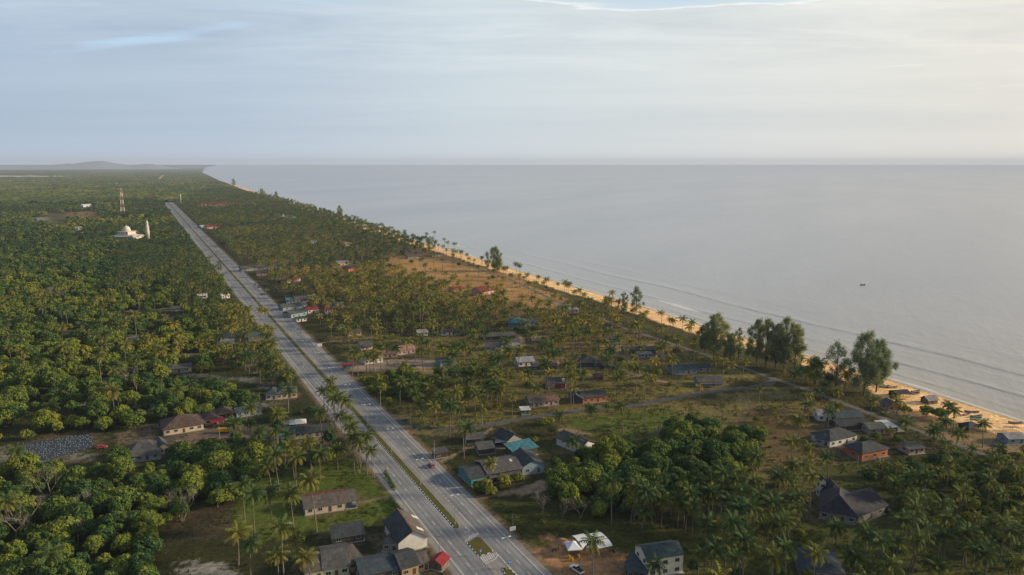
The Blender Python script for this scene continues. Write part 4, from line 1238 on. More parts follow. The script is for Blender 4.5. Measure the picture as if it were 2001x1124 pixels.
H1('the orange brick house', 'orange brick house with dark slate hip roof and white end wall', (1684, 901), (1734, 891), 9, 3.6, 'hip', 2.3, 'orange', 'slate', wins=3, door=False, ov=.7, rust=0.1)
H1('the roofless pink walls', 'low pinkish house half hidden by palms right of the orange house', (1776, 889), (1806, 886), 6, 2.6, 'shed', .4, 'pink', 'grey', wins=2)
H1('the beach pavilion', 'open beach pavilion with dark hipped roof on the sand', (1892, 846), (1916, 843), 5.5, 2.5, 'hip', 1.7, 'dark', 'dark', 'pavilion', 'pavilion', open_front=True, plinth=False)
H1('the boat shed at the right edge', 'boat shed with pale roof at the right edge of the beach', (1970, 869), (2004, 868), 7, 2.8, 'gable', 1.3, 'lblue', 'lgrey', 'shed', 'shed', wins=1, rust=0.1)
H1('the brown beach hut', 'brown gabled hut between coast lane and beach', (1735, 804), (1762, 803), 7, 2.6, 'gable', 2.0, 'tan', 'brgrey', 'hut', 'hut', ridge='y', wins=1)
H1('the grey beach hut', 'small grey-roofed hut standing on the open sand', (1814, 791), (1832, 789), 5, 2.2, 'gable', 1.8, 'wood', 'lgrey', 'hut', 'hut', wins=0)
H1('the black shelter on the sand', 'long low black shelter at the edge of the sand', (1752, 778), (1778, 776), 6, 2.2, 'gable', 1.2, 'dark', 'dark', 'shelter', 'shelter', open_front=True, plinth=False)
# --- bottom right
h = House('the violet-roofed villa', 'large villa with steep dark violet roofs and a small white roof turret')
h.block((1602, 1013), (1672, 1026), 15, 3.4, 'hip', 4.6, 'grey', 'violet', wins=3, ov=.9, rust=0.08, run=.8)
h.block((1676, 1024), (1728, 1004), 12, 3.3, 'gable', 3.8, 'grey', 'violet', wins=2, ov=.9, rust=0.08)
h.block((1620, 985), (1652, 985), 10, 3.3, 'hip', 3.2, 'grey', 'violet', wins=1, ov=.8, rust=0.08)
h.block((1601, 972), (1612, 972), 3, 6.0, 'gable', 1.6, 'white', 'violet', ridge='y', wins=1, door=False, ov=.4, plinth=False)
h = House('the blue-slate roof at the bottom edge', 'wide blue-slate roof among palms at the bottom right edge')
h.block((1566, 1131), (1645, 1139), 12, 3.2, 'hip', 2.2, 'grey', 'bslate', wins=4, ov=.8)
h = House('the white two-storey house', 'white and cream two-storey house with dark green-grey roof at the bottom edge')
h.block((1264, 1131), (1334, 1119.5), 8.2, 6.2, 'gable', 1.9, 'paleyellow', 'dteal', wins=3, door=False, ov=.35, wc2='white', side=2)
h.block((1222, 1129), (1262, 1137), 8, 2.8, 'shed', .9, 'dark', 'bslate', wins=1)

# --- mosque with its minaret, the lattice tower, the mast
p0 = G(249, 466)
t = thing('mosque', 'white mosque with stepped roofs and one dome in the trees left of the highway', 'mosque', (p0[0], p0[1], 0), math.radians(-12))
M_WHITE = paint('mosque_white', (0.60, 0.55, 0.50), .7, .12, .1)
LAND.append(('the white mosque', 247, 455)); FOOT.append((p0, 34)); SIGHT.append((218, 437, 282, 464, float(np.hypot(*p0)) - 22))
mb = MB(); mb.box(-24, 24, -22, 22, 0, 5.4); mb.box(-12, 12, -12, 12, 8.4, 13); mb.build('wall', M_WHITE, t)
mb = MB(); roof_mesh(mb, -24, 24, -22, 22, 5.4, 9.0, 'hip', 2.2, .5, run=.6)
mb.box(-13.5, 13.5, -13.5, 13.5, 12.9, 13.9); mb.box(-14, 14, -14, 14, 7.8, 8.6); mb.build('roof', paint('mosque_roof', (0.55, 0.50, 0.46), .7, .2, .1), t)
mb = MB(); mb.lathe([(7.8, 13.9), (7.8, 16.2), (8.2, 16.3), (8.2, 16.8)], 24); mb.build('drum', M_WHITE, t)
mb = MB(); mb.lathe([(7.3 * math.cos(a), 16.8 + 7.2 * math.sin(a)) for a in np.linspace(0, 1.5, 10)] + [(0.25, 24.2), (0.2, 27.0), (0.02, 27.4)], 28); mb.build('dome', M_WHITE, t, True)
for i in range(9):
    mb = MB(); x = -21 + 5.2 * i; mb.box(x - 1.2, x + 1.2, -22.12, -22.01, .8, 4.2); mb.build('window', M_PANE, t)
for i in range(4):
    mb = MB(); x = -9 + 6 * i; mb.box(x - 1, x + 1, -12.1, -12.01, 9.4, 12.0); mb.build('window', M_PANE, t)
mb = MB(); mb.box(24.1, 32, -14, -2, 0, 3.6); mb.build('entrance_wing', M_WHITE, t)
t.scale = (.76, .76, .86)
p0 = G(289.5, 468)
t = thing('minaret', 'slender white minaret with two balconies standing right of the mosque', 'minaret', (p0[0], p0[1], 0))
SIGHT.append((284, 433, 294, 463, float(np.hypot(*p0)) - 6)); FOOT.append((p0, 5)); LAND.append(('the white minaret', 289, 445))
mb = MB(); mb.lathe([(2.9, 0), (2.6, 20), (3.3, 20.4), (3.3, 21.2), (2.0, 21.3), (1.9, 26), (2.5, 26.3), (2.5, 26.9), (1.6, 27), (1.6, 28.3)], 14); mb.build('shaft', M_WHITE, t)
mb = MB(); mb.lathe([(1.6 * math.cos(a), 28.3 + 2.2 * math.sin(a)) for a in np.linspace(0, 1.45, 7)] + [(0.15, 31), (0.02, 32.5)], 14); mb.build('dome', M_WHITE, t, True)

p0 = G(240.5, 420)
t = thing('lattice_tower', 'tall red and white banded steel lattice tower behind the mosque', 'radio tower', (p0[0], p0[1], 0), 0.3)
LAND.append(('the lattice tower', 239, 405)); SIGHT.append((233, 372, 246, 414, float(np.hypot(*p0)) - 10))
M_TR, M_TW = paint('tower_red', (0.36, 0.14, 0.11), .6, .15, .2), paint('tower_white', (0.72, 0.68, 0.64), .6, .1, .2)
lv = np.linspace(0, 62, 15)
wd_ = lambda z: 4.6 - 3.3 * (z / 62) ** 0.85
mbs = [MB(), MB()]
for i in range(14):
    q = mbs[0 if (i // 2) % 2 == 0 else 1]
    a, c = wd_(lv[i]), wd_(lv[i + 1])
    cs = [(-1, -1), (1, -1), (1, 1), (-1, 1)]
    for k in range(4):
        x, y = cs[k]; X, Y = cs[(k + 1) % 4]
        q.tube([(x * a, y * a, lv[i]), (x * c, y * c, lv[i + 1])], [.22, .22], 4, cap=False)
        q.tube([(x * a, y * a, lv[i]), (X * c, Y * c, lv[i + 1])], [.10, .10], 4, cap=False)
        q.tube([(X * a, Y * a, lv[i]), (x * c, y * c, lv[i + 1])], [.10, .10], 4, cap=False)
        q.tube([(x * c, y * c, lv[i + 1]), (X * c, Y * c, lv[i + 1])], [.10, .10], 4, cap=False)
mbs[0].build('red_sections', M_TR, t); mbs[1].build('white_sections', M_TW, t)
for k in range(5):
    mb = MB(); a = k * 1.25; mb.box(1.6 * math.cos(a) - .35, 1.6 * math.cos(a) + .35, 1.6 * math.sin(a) - .35, 1.6 * math.sin(a) + .35, 56 + k * 1.1, 58.6 + k * 1.1); mb.build('antenna', M_TW, t)
mb = MB(); mb.tube([(0, 0, 62), (0, 0, 67)], [.15, .06], 5); mb.build('lightning_rod', M_TW, t)
p0 = G(354, 401)
t = thing('mast', 'slim pale telecom mast right of the far end of the highway', 'mast', (p0[0], p0[1], 0))
SIGHT.append((351, 379, 357, 397, float(np.hypot(*p0)) - 8)); FOOT.append((p0, 4))
mb = MB(); mb.tube([(0, 0, 0), (0, 0, 32)], [1.0, .6], 10); mb.build('pole', M_TW, t)
mb = MB(); mb.lathe([(1.2, 27), (1.2, 32.5), (.2, 32.6)], 10); mb.build('antenna', M_TW, t)

# ------------------------------------------------------------------ street furniture
M_STEEL = paint('galvanised_steel', (0.26, 0.27, 0.28), .5, .15, 1)
M_DSTEEL = paint('dark_pole', (0.075, 0.08, 0.085), .6, .2, 1)
M_LAMP = paint('lamp_housing', (0.72, 0.72, 0.72), .4, .05, 1)
lamp0 = thing('street_lamp', '', 'street lamp', group='street lamps along the highway median')
mb = MB(); mb.tube([(0, 0, .14), (0, 0, 10.2)], [.13, .075], 8); mb.build('pole', M_STEEL, lamp0)
mb = MB(); mb.box(-.22, .22, -.22, .22, .16, .55); mb.build('base', M_CONC, lamp0)
mb = MB(); mb.tube([(-.8, 0, 10.38), (-.4, 0, 10.32), (0, 0, 10.2), (.4, 0, 10.32), (.8, 0, 10.38)], [.07, .07, .08, .07, .07], 6); mb.build('arm', M_STEEL, lamp0)
for sg in (-1, 1):
    mb = MB(); mb.box(sg * 1.12 - .42, sg * 1.12 + .42, -.19, .19, 10.33, 10.46); mb.build('lamp_head', M_LAMP, lamp0)
ordn = ['first', 'second', 'third', 'fourth', 'fifth', 'sixth', 'seventh', 'eighth', 'ninth', 'tenth', 'eleventh', 'twelfth']
slist = [181.2] + [214.3 + 35.1 * k - (0.9 if k == 1 else 0) for k in range(67)]
for i, s in enumerate(slist):
    n_ = 90.4 if i == 0 else 87.6
    p = SN(s, n_)
    lab = ('double-armed street lamp on the island just before the U-turn gap' if i == 0 else
           f'{ordn[i-1]} double-armed street lamp up the median beyond the U-turn gap' if i <= 12 else
           'distant double-armed street lamp farther along the highway median' if i < 40 else 'tiny double-armed street lamp near the far end of the highway')
    grp = 'street lamps along the highway median'
    if i == 0:
        lamp0.location = (p[0], p[1], 0); lamp0.rotation_euler = (0, 0, -ROAD_AZ); lamp0['label'] = lab; lamp0['group'] = grp
    else:
        dup(lamp0, (p[0], p[1], 0), -ROAD_AZ, lab, grp)

pole0 = thing('utility_pole', '', 'utility pole', group='utility poles')
mb = MB(); mb.tube([(0, 0, 0), (0, 0, 8.2)], [.14, .09], 8); mb.build('pole', paint('pole_concrete', (0.30, 0.29, 0.27), .8, .2, 1), pole0)
mb = MB(); mb.box(-.6, .6, -.05, .05, 7.6, 7.72); mb.build('crossbar', M_DSTEEL, pole0)
poles = [((849, 897), 'slim utility pole beside the roadside kiosk'), ((732, 934), 'utility pole at the left verge above the lawn hedge'), ((789, 1000), 'utility pole at the left verge beside the lawn gate'),
         ((860, 1094), 'utility pole at the left verge near the red hut'), ((906, 893), 'utility pole at the bend of the dirt track'), ((744, 797), 'white utility pole in front of the dark thicket'),
         ((803, 838), 'utility pole at the mouth of the village lane'), ((942, 833), 'utility pole on the village lane near the palms'), ((1114, 727), 'tall utility pole left of the big dark hipped house'),
         ((1134, 733), 'utility pole just right of the tall one by the big dark hipped house'), ((1238, 760), 'utility pole on the grass below the outhouse'), ((565, 813), 'utility pole in the forecourt of the peach house'),
         ((543, 878), 'utility pole below the bright blue awning'), ((430, 868), 'utility pole on the lawn below the brown hipped villa'), ((1674, 930), 'pale utility pole below the orange brick house'), ((1436, 717), 'leaning pale pole on the verge of the coast lane')]
for i, (q, lab) in enumerate(poles):
    p = G(*q)
    if i == 0:
        pole0.location = (*p, 0); pole0['label'] = lab
    else:
        dup(pole0, (*p, 0), random.uniform(0, 3), lab)

def sign_on_pole(q, lab, w_, h_, z, col, round_=False, pole_h=None, lines=None, arrow=False):
    p = G(*q)
    t = thing('road_sign', lab, 'sign', (*p, 0), -ROAD_AZ * 0.9)
    mb = MB(); mb.tube([(0, 0, 0), (0, 0, pole_h or z + h_)], [.045, .04], 6); mb.build('pole', M_STEEL, t)
    mb = MB()
    if round_:
        n = 20
        ring = [(w_ / 2 * math.cos(2 * math.pi * i / n), -.07, z + h_ / 2 + h_ / 2 * math.sin(2 * math.pi * i / n)) for i in range(n)]
        back = [(x, -.045, zz_) for x, _, zz_ in ring]
        mb.poly(ring); mb.poly(back[::-1])
        for i in range(n):
            mb.poly([ring[i], back[i], back[(i + 1) % n], ring[(i + 1) % n]])
    else:
        mb.box(-w_ / 2, w_ / 2, -.07, -.045, z, z + h_)
    bd = mb.build('board', paint('sign_' + '%d' % int(sum(c * 1000 for c in col)), col, .4, .05, 1), t)
    if arrow:
        mb = MB(); mb.poly([(-.09, -.075, z + h_ * .75), (-.02, -.075, z + h_ * .82), (.2, -.075, z + h_ * .42), (.12, -.075, z + h_ * .35)][::-1])
        mb.poly([(.26, -.075, z + h_ * .2), (-.06, -.075, z + h_ * .3), (.24, -.075, z + h_ * .52)][::-1]); mb.build('arrow', M_LAMP, bd)
    if lines:
        mb = MB()
        for k in range(lines):
            zq = z + h_ * (0.80 - 0.62 * k / max(1, lines - 1))
            x = -w_ * .42
            rnd = random.Random(k)
            while x < w_ * .36:
                l_ = rnd.uniform(.12, .34)
                mb.poly([(x, -.074, zq - .05), (min(x + l_, w_ * .42), -.074, zq - .05), (min(x + l_, w_ * .42), -.074, zq + .05), (x, -.074, zq + .05)])
                x += l_ + .09
        mb.build('lettering', M_DSTEEL, bd)
    return t
sign_on_pole((939, 1086), 'round blue keep-left sign on the small grass island', 1.0, 1.0, 1.2, (0.02, 0.16, 0.50), True, arrow=True)
sign_on_pole((994, 1110), 'blue rectangular sign at the tip of the next island', 1.0, 1.3, 1.4, (0.02, 0.16, 0.50), arrow=True)
sign_on_pole((1002, 1048), 'white notice board on a tall pole at the right verge', 2.1, 1.4, 2.0, (0.68, 0.68, 0.70), pole_h=8.0, lines=4)
sign_on_pole((925, 962), 'small yellow sign before the workshop compound', 1.0, .8, 1.6, (0.55, 0.36, 0.12))
sign_on_pole((625, 680), 'white board on the verge near the grassy path', 3.0, 2.0, 1.0, (0.66, 0.66, 0.66), lines=3)

# ------------------------------------------------------------------ vehicles
M_TYRE = paint('tyre_rubber', (0.02, 0.02, 0.021), .8, .1, 2)
M_GLASS = paint('car_glass', (0.02, 0.025, 0.03), .1, .1, 2, .6)


def car(q, heading, lab, col, kind='car', z=0.03, group=None, name=None, cat=None, pos=None):
    p = G(*q) if pos is None else pos
    t = thing(name or ('pickup_truck' if kind == 'pickup' else 'parked_car'), lab, cat or ('pickup' if kind == 'pickup' else 'car'), (*p, z), heading, group)
    L, W = (5.1, 1.84) if kind == 'pickup' else (4.2, 1.74)
    pm = paint('car_paint_%d' % int(sum(c * (100 + i) for i, c in enumerate(col)) * 100), col, .3, .06, .6, .5)
    body = [(-L / 2, .38), (-L / 2, .86), (-L / 2 + .15, .96), (L * .20, .98), (L / 2 - .12, .80), (L / 2, .66), (L / 2, .36)]
    cabin = [(-L * .47, .95), (-L * .40, 1.42), (L * .06, 1.46), (L * .26, .96)] if kind == 'car' else [(-L * .10, .95), (-L * .06, 1.66), (L * .10, 1.68), (L * .26, .98)]

    def extr(prof, w0, w1, mi=0):
        mb = MB()
        zmin = min(z for _, z in prof); zmax = max(z for _, z in prof)
        wz = lambda z_: w0 + (w1 - w0) * (z_ - zmin) / (zmax - zmin + 1e-6)
        a = [(x, -wz(z_) / 2, z_) for x, z_ in prof]; c = [(x, wz(z_) / 2, z_) for x, z_ in prof]
        mb.poly(a, mi); mb.poly(c[::-1], mi)
        for i in range(len(prof)):
            j = (i + 1) % len(prof)
            mb.poly([a[j], a[i], c[i], c[j]], mi)
        return mb
    extr(body, W, W * .96).build('body', pm, t)
    extr(cabin, W * .93, W * .74).build('windows', M_GLASS, t)
    xs = [c_[0] for c_ in cabin]
    zt = max(c_[1] for c_ in cabin)
    mb = MB(); mb.box(xs[1] - .02, xs[2] + .05, -W * .37, W * .37, zt - .02, zt + .05); mb.build('car_roof', pm, t)
    if kind == 'pickup':
        mb = MB(); mb.box(-L / 2 + .1, -L * .12, -W / 2 + .1, W / 2 - .1, .985, 1.0); mb.build('cargo_bed', M_TYRE, t)
    for x in (-L * .31, L * .31):
        for y in (-W / 2 + .06, W / 2 - .06):
            mb = MB(); mb.tube([(x, y - .10, .32), (x, y + .10, .32)], [.32, .32], 14)
            wv = mb.build('wheel', M_TYRE, t)
            mb = MB(); sg = 1 if y > 0 else -1
            mb.tube([(x, y + sg * .10, .32), (x, y + sg * .115, .32)], [.19, .19], 10); mb.build('rim', M_STEEL, wv)
    for y in (-W * .34, W * .34):
        mb = MB(); mb.box(L / 2 - .03, L / 2 + .015, y - .2, y + .2, .55, .68); mb.build('headlight', M_LAMP, t)
        mb = MB(); mb.box(-L / 2 - .015, -L / 2 + .03, y - .16, y + .16, .68, .84); mb.build('tail_light', paint('tail_red', (.4, .02, .02), .4, .05, 1), t)
    return t


RH = math.pi / 2 - ROAD_AZ          # heading up the highway
car((843, 912), RH, 'faded red hatchback driving up the right carriageway of the highway', (0.34, 0.10, 0.10), z=0.035, name='hatchback')
car((1127, 1116), 2.2, 'white pickup parked on the bare dirt lot beside the canopies', (0.70, 0.70, 0.71), 'pickup')
car((686, 991.6), 0.15, 'dark blue car parked under the carport of the cream bungalow', (0.06, 0.08, 0.14), z=0.17)
for i, (q, c, lab, hd) in enumerate([((501, 557.5), (0.55, 0.55, 0.56), 'pale car, farthest of the cars parked beside the highway', 2.3), ((505, 563), (0.05, 0.06, 0.08), 'black car between the white ones parked beside the highway', 2.0),
                                     ((509, 567), (0.72, 0.72, 0.72), 'bright white car in the roadside parking', 1.8), ((514, 576), (0.03, 0.05, 0.10), 'dark blue car nearest to us in the roadside parking', 1.2), ((522, 568), (0.25, 0.3, 0.34), 'grey car set back from the others in the roadside parking', .3)]):
    car(q, hd, lab, c, group='cars parked beside the highway')
for q, c, lab, hd in [((775, 713), (0.3, 0.32, 0.34), 'grey car in the sandy yard behind the red stall', .4), ((790, 715), (0.62, 0.62, 0.62), 'white car in the sandy yard behind the red stall', .2),
                      ((808, 717), (0.05, 0.05, 0.06), 'black car in the sandy yard behind the red stall', .3), ((1727, 829), (0.06, 0.09, 0.10), 'dark car with pale windscreen parked at the coast lane', 0.2),
                      ((1728, 999), (0.06, 0.06, 0.07), 'black car at the violet-roofed villa', -.4), ((199, 876), (0.42, 0.03, 0.04), 'red car beside the rows of seedling bags', .3), ((353, 868), (0.4, 0.4, 0.4), 'grey car below the brown hipped villa', .2)]:
    car(q, hd, lab, c, z=0.01)
# small yellow lorry at the villa
p = G(436, 846)
t = thing('lorry', 'small yellow lorry parked before the brown hipped villa', 'lorry', (*p, 0), 0.15)
M_YEL = paint('lorry_yellow', (0.55, 0.30, 0.02), .5, .12, .8)
mb = MB(); mb.box(-2.4, 1.1, -1, 1, .8, 2.3); mb.build('cargo_box', M_YEL, t)
mb = MB(); mb.box(1.2, 2.6, -.95, .95, .6, 2.2); mb.build('cab', M_YEL, t)
mb = MB(); mb.box(2.61, 2.64, -.8, .8, 1.35, 2.0); mb.build('windscreen', M_GLASS, t)
for x in (-1.5, 1.8):
    for y in (-.85, .85):
        mb = MB(); mb.tube([(x, y - .13, .42), (x, y + .13, .42)], [.42, .42], 14); mb.build('wheel', M_TYRE, t)


def motorcycle(q, heading, lab, rider=None, z=0.03):
    p = G(*q)
    t = thing('motorcycle', lab, 'motorcycle', (*p, z), heading)
    for x in (-.62, .62):
        mb = MB(); mb.tube([(x, -.06, .3), (x, .06, .3)], [.3, .3], 14); mb.build('wheel', M_TYRE, t)
    mb = MB(); mb.tube([(-.62, 0, .3), (-.3, 0, .55), (.25, 0, .55), (.45, 0, .85)], [.07, .15, .14, .06], 8); mb.tube([(.62, 0, .3), (.45, 0, .9)], [.04, .04], 6); mb.build('body', M_DSTEEL, t)
    mb = MB(); mb.box(-.62, .08, -.13, .13, .70, .80); mb.build('seat', M_TYRE, t)
    mb = MB(); mb.tube([(.40, -.33, .98), (.45, 0, .92), (.40, .33, .98)], [.025, .03, .025], 6); mb.build('handlebar', M_STEEL, t)
    if rider:
        person(p, z, heading, rider)
    return t


def person(p, z, heading, lab):
    """one continuous seated body grown with a skin modifier"""
    V = [(-.20, 0, .88), (-.16, 0, 1.12), (-.08, 0, 1.38), (-.05, 0, 1.50), (-.02, 0, 1.62), (0, 0, 1.72),
         (-.08, .19, 1.36), (.12, .27, 1.15), (.36, .28, 1.03), (-.08, -.19, 1.36), (.12, -.27, 1.15), (.36, -.28, 1.03),
         (-.18, .11, .86), (.20, .17, .80), (.12, .19, .42), (.24, .19, .34), (-.18, -.11, .86), (.20, -.17, .80), (.12, -.19, .42), (.24, -.19, .34)]
    Ed = [(0, 1), (1, 2), (2, 3), (3, 4), (4, 5), (2, 6), (6, 7), (7, 8), (2, 9), (9, 10), (10, 11), (0, 12), (12, 13), (13, 14), (14, 15), (0, 16), (16, 17), (17, 18), (18, 19)]
    R = [.15, .15, .16, .065, .10, .085, .075, .05, .035, .075, .05, .035, .10, .08, .05, .045, .10, .08, .05, .045]
    me = bpy.data.meshes.new('person'); me.from_pydata(V, Ed, [])
    o = bpy.data.objects.new('person', me); COL.objects.link(o)
    me.materials.append(paint('shirt', (0.08, 0.10, 0.16), .9, .2, 3))
    md = o.modifiers.new('skin', 'SKIN'); md.use_smooth_shade = True
    for i, r in enumerate(R):
        me.skin_vertices[0].data[i].radius = (r, r)
    me.skin_vertices[0].data[0].use_root = True
    sb = o.modifiers.new('sub', 'SUBSURF'); sb.levels = 1; sb.render_levels = 1
    o.location = (*p, z); o.rotation_euler = (0, 0, heading)
    tag(o, lab, 'person')
    mb = MB(); mb.lathe([(.02, 1.86), (.10, 1.83), (.135, 1.74), (.13, 1.64)], 12, c=(0, 0)); mb.build('helmet', paint('helmet', (.05, .05, .06), .3), o)


motorcycle((589, 713), RH + math.pi, 'dark motorcycle on the left carriageway coming towards us', 'person in dark clothes and helmet riding the motorcycle towards us')
motorcycle((587, 651), RH, 'dark motorcycle at the right edge of the highway', 'person in dark clothes riding at the right edge of the highway')
for i, (q, lab) in enumerate([((1083, 1077), 'motorcycle parked farthest left of the white canopy'), ((1091, 1074), 'motorcycle parked just left of the white canopy'), ((1196, 1079), 'motorcycle parked at the right end of the long shelter')]):
    motorcycle(q, .6 + i, lab, z=0.005)

# canopies on the dirt lot
M_CANV = paint('white_canvas', (0.74, 0.74, 0.76), .8, .06, .6)
def canopy(A, B, D, lab, ref, arch):
    a, c = G(*A), G(*B)
    L = float(np.linalg.norm(c - a)); ang = math.atan2(*(c - a)[::-1]); mid = (a + c) / 2
    t = thing('canopy', lab, 'canopy', (*mid, 0), ang)
    for x in np.linspace(-L / 2 + .1, L / 2 - .1, 2 if not arch else 4):
        for y in (.1, D - .1):
            mb = MB(); mb.tube([(x, y, 0), (x, y, 2.5)], [.05, .05], 6); mb.build('leg', M_STEEL, t)
    mb = MB()
    if arch:
        roof_mesh(mb, -L / 2, L / 2, 0, D, 2.45, 3.35, 'arch', .3, .05)
    else:
        n = 4
        cs = [(-L / 2 - .1, -.1), (L / 2 + .1, -.1), (L / 2 + .1, D + .1), (-L / 2 - .1, D + .1)]
        for i in range(4):
            p_, q_ = cs[i], cs[(i + 1) % 4]
            m1 = lambda v, f: (v[0] * (1 - f), v[1] * (1 - f) + D / 2 * f)
            prev = [(*p_, 2.5), (*q_, 2.5)]
            for f, z_ in ((.5, 3.05), (.8, 3.7), (1, 4.3)):
                cur = [(*m1(p_, f), z_), (*m1(q_, f), z_)]
                mb.poly([prev[0], prev[1], cur[1], cur[0]] if f < 1 else [prev[0], prev[1], cur[0]])
                prev = cur
            mb.poly([(*p_, 2.5), (*p_, 2.25), (*q_, 2.25), (*q_, 2.5)])
    mb.build('cover', M_CANV, t)
    if arch:
        mb = MB()
        for f in (0.33,):
            y = D * f
            z_ = 2.45 + 0.9 * math.sin(math.acos(max(-1, min(1, (D / 2 - y) / (D / 2 + .3)))))
            mb.box(-L / 2 - .3, L / 2 + .3, y - .12, y + .12, z_ + .0, z_ + .05)
        mb.build('stripe', roof_mat('red', RC['red']), t)
    LAND.append((ref, *P(*mid, 2.5)[:2])); FOOT.append((mid, L)); SIGHT.append((A[0], A[1] - 28, B[0], A[1], float(np.hypot(*mid)) - 3))
    return t
canopy((1110, 1090), (1137, 1088), 5.2, 'white peaked canopy tent on the orange dirt lot', 'the white peaked canopy', False)
canopy((1139, 1085), (1158, 1081), 7.5, 'middle arched white shelter between the peaked canopy and the striped one', 'the middle arched shelter', True)
canopy((1170, 1085), (1194, 1080), 8.5, 'arched white shelter with a red stripe on the dirt lot', 'the red-striped shelter', True)
# yellow drums of the stall
for i, q in enumerate([(1112, 1091), (1118, 1096), (1131, 1090)]):
    p = G(*q)
    mb = MB(); mb.lathe([(.02, 0), (.42, .01), (.42, .5), (.44, .52), (.42, .55), (.42, 1.0), (.02, 1.02)], 12)
    o = mb.build('drum', M_YEL); o.location = (*p, 0)
    tag(o, ['yellow drum, leftmost of those under the white canopy', 'yellow drum standing out in front of the white canopy', 'yellow drum at the right leg of the white canopy'][i], 'drum', 'yellow drums at the white canopy')
p = G(1098, 1060)
mb = MB(); prof = [(2.4, 0), (2.0, .5), (1.2, 1.0), (.4, 1.25), (.02, 1.3)]; mb.lathe(prof, 16)
o = mb.build('soil_heap', paint('red_soil', C_DIRT, .95, .3, 1), smooth=True); o.location = (*p, -.02); tag(o, 'round heap of orange soil behind the canopies', 'soil heap')
# white-topped table on the lawn
p = G(565, 1027)
t = thing('table', 'white-topped table standing on the grass left of the cream bungalow', 'table', (*p, 0), .35)
mb = MB(); mb.box(-1.3, 1.3, -.55, .55, .78, .9); mb.build('table_top', M_LAMP, t)
for x in (-1.1, 1.1):
    for y in (-.4, .4):
        mb = MB(); mb.box(x - .05, x + .05, y - .05, y + .05, 0, .78); mb.build('leg', M_DSTEEL, t)

# ------------------------------------------------------------------ boats
def boat(pos, z, heading, lab, col, L=6.5, group=None, awning=False, moored=False):
    t = thing('fishing_boat', lab, 'boat', (*pos, z), heading, group)
    secs = []
    for f in np.linspace(-1, 1, 9):
        w_ = .85 * (1 - abs(f) ** 2.6 * (.97 if f > 0 else .55)); sh = .75 + .35 * f * f + (.15 if f > .6 else 0)
        secs.append((f * L / 2, w_, sh))
    mb = MB()
    rings = []
    for x, w_, sh in secs:
        rings.append([(x, -w_, sh), (x, -w_ * .72, .3), (x, 0, .08 + max(0, abs(x) / L * 2 - .7) * .6), (x, w_ * .72, .3), (x, w_, sh)])
    for a, c in zip(rings[:-1], rings[1:]):
        for i in range(4):
            mb.poly([a[i], a[i + 1], c[i + 1], c[i]], 0)
    mb.poly(rings[0][::-1])
    mb.build('hull', paint('boat_paint_%d' % int(sum(col) * 1000), col, .6, .2, .8), t)
    mb = MB()
    for a, c in zip(rings[:-1], rings[1:]):
        for i in (0, 4):
            p_, q_ = a[i], c[i]
            mb.poly([p_, q_, (q_[0], q_[1] * .9, q_[2] + .05), (p_[0], p_[1] * .9, p_[2] + .05)])
    mb.build('gunwale', M_LAMP, t)
    for f in (-.45, .05, .5):
        mb = MB(); w_ = .8 * (1 - abs(f) ** 2.6 * .7); mb.box(f * L / 2 - .14, f * L / 2 + .14, -w_, w_, .62, .67); mb.build('bench', M_POST, t)
    if awning:
        mb = MB(); mb.box(-.9, .9, -.75, .75, 1.95, 2.0); mb.build('awning', M_LAMP, t)
        for x in (-.85, .85):
            for y in (-.7, .7):
                mb = MB(); mb.box(x - .03, x + .03, y - .03, y + .03, .6, 1.95); mb.build('post', M_POST, t)
    return t
pb_ = G(1686, 558, -1)
boat(pb_, SEA_Z - .15, 0.1, 'small dark boat alone far out on the calm sea', (0.03, 0.035, 0.05), 5.5)
BO = [((1729, 757), (.12, .14, .13), 'dark boat with awning on the sand below the big casuarina', True, .1), ((1745, 758), (.3, .2, .13), 'brown boat right of the awning boat below the casuarina', False, .2),
      ((1788, 770), (.06, .06, .07), 'black boat lying alone on the open upper beach', False, .25), ((1790, 765), (.2, .17, .15), 'slim grey-brown boat just behind the lone black boat', False, .3),
      ((1899, 806), (.13, .10, .14), 'violet-dark boat, upper one of the beach boat group', False, -.2), ((1890, 811), (.25, .12, .12), 'dull red boat, left one of the beach boat group', False, .5),
      ((1908, 815), (.09, .12, .12), 'dark teal boat in the middle of the beach boat group', False, .15), ((1908, 820), (.10, .30, .22), 'green boat nearest to us in the beach boat group', False, .15),
      ((1985, 827), (.2, .15, .11), 'brown boat near the waterline at the right edge', False, -.15), ((1955, 872), (.07, .25, .25), 'teal boat pulled up left of the boat shed', False, -.1),
      ((1187, 585), (.4, .18, .10), 'orange-red boat, left one of the two on the middle beach', False, .2), ((1205, 590), (.35, .14, .10), 'red-brown boat, right one of the two on the middle beach', False, -.3),
      ((1110, 592), (.15, .3, .34), 'pale blue boat on the grass above the middle beach', False, .1)]
for q, c, lab, aw, hd in BO:
    p = G(*q)
    s_, n_ = to_sn(p)
    zz_ = float(ground_z(np.array([s_]), np.array([n_]))[0])
    boat(p, zz_ - .06, hd, lab, c, group='fishing boats on the beach', awning=aw)
# net-drying rack on the beach
p = G(1976, 842)
t = thing('drying_rack', 'wooden drying rack on posts on the sand at the right edge', 'rack', (*p, 0), -.1)
mb = MB(); mb.box(-3, 3, -1, 1, 1.75, 1.83); mb.build('deck', M_POST, t)
for x in (-2.8, 0, 2.8):
    for y in (-.9, .9):
        mb = MB(); mb.tube([(x, y, -.3), (x, y, 1.75)], [.07, .06], 6); mb.build('leg', M_POST, t)

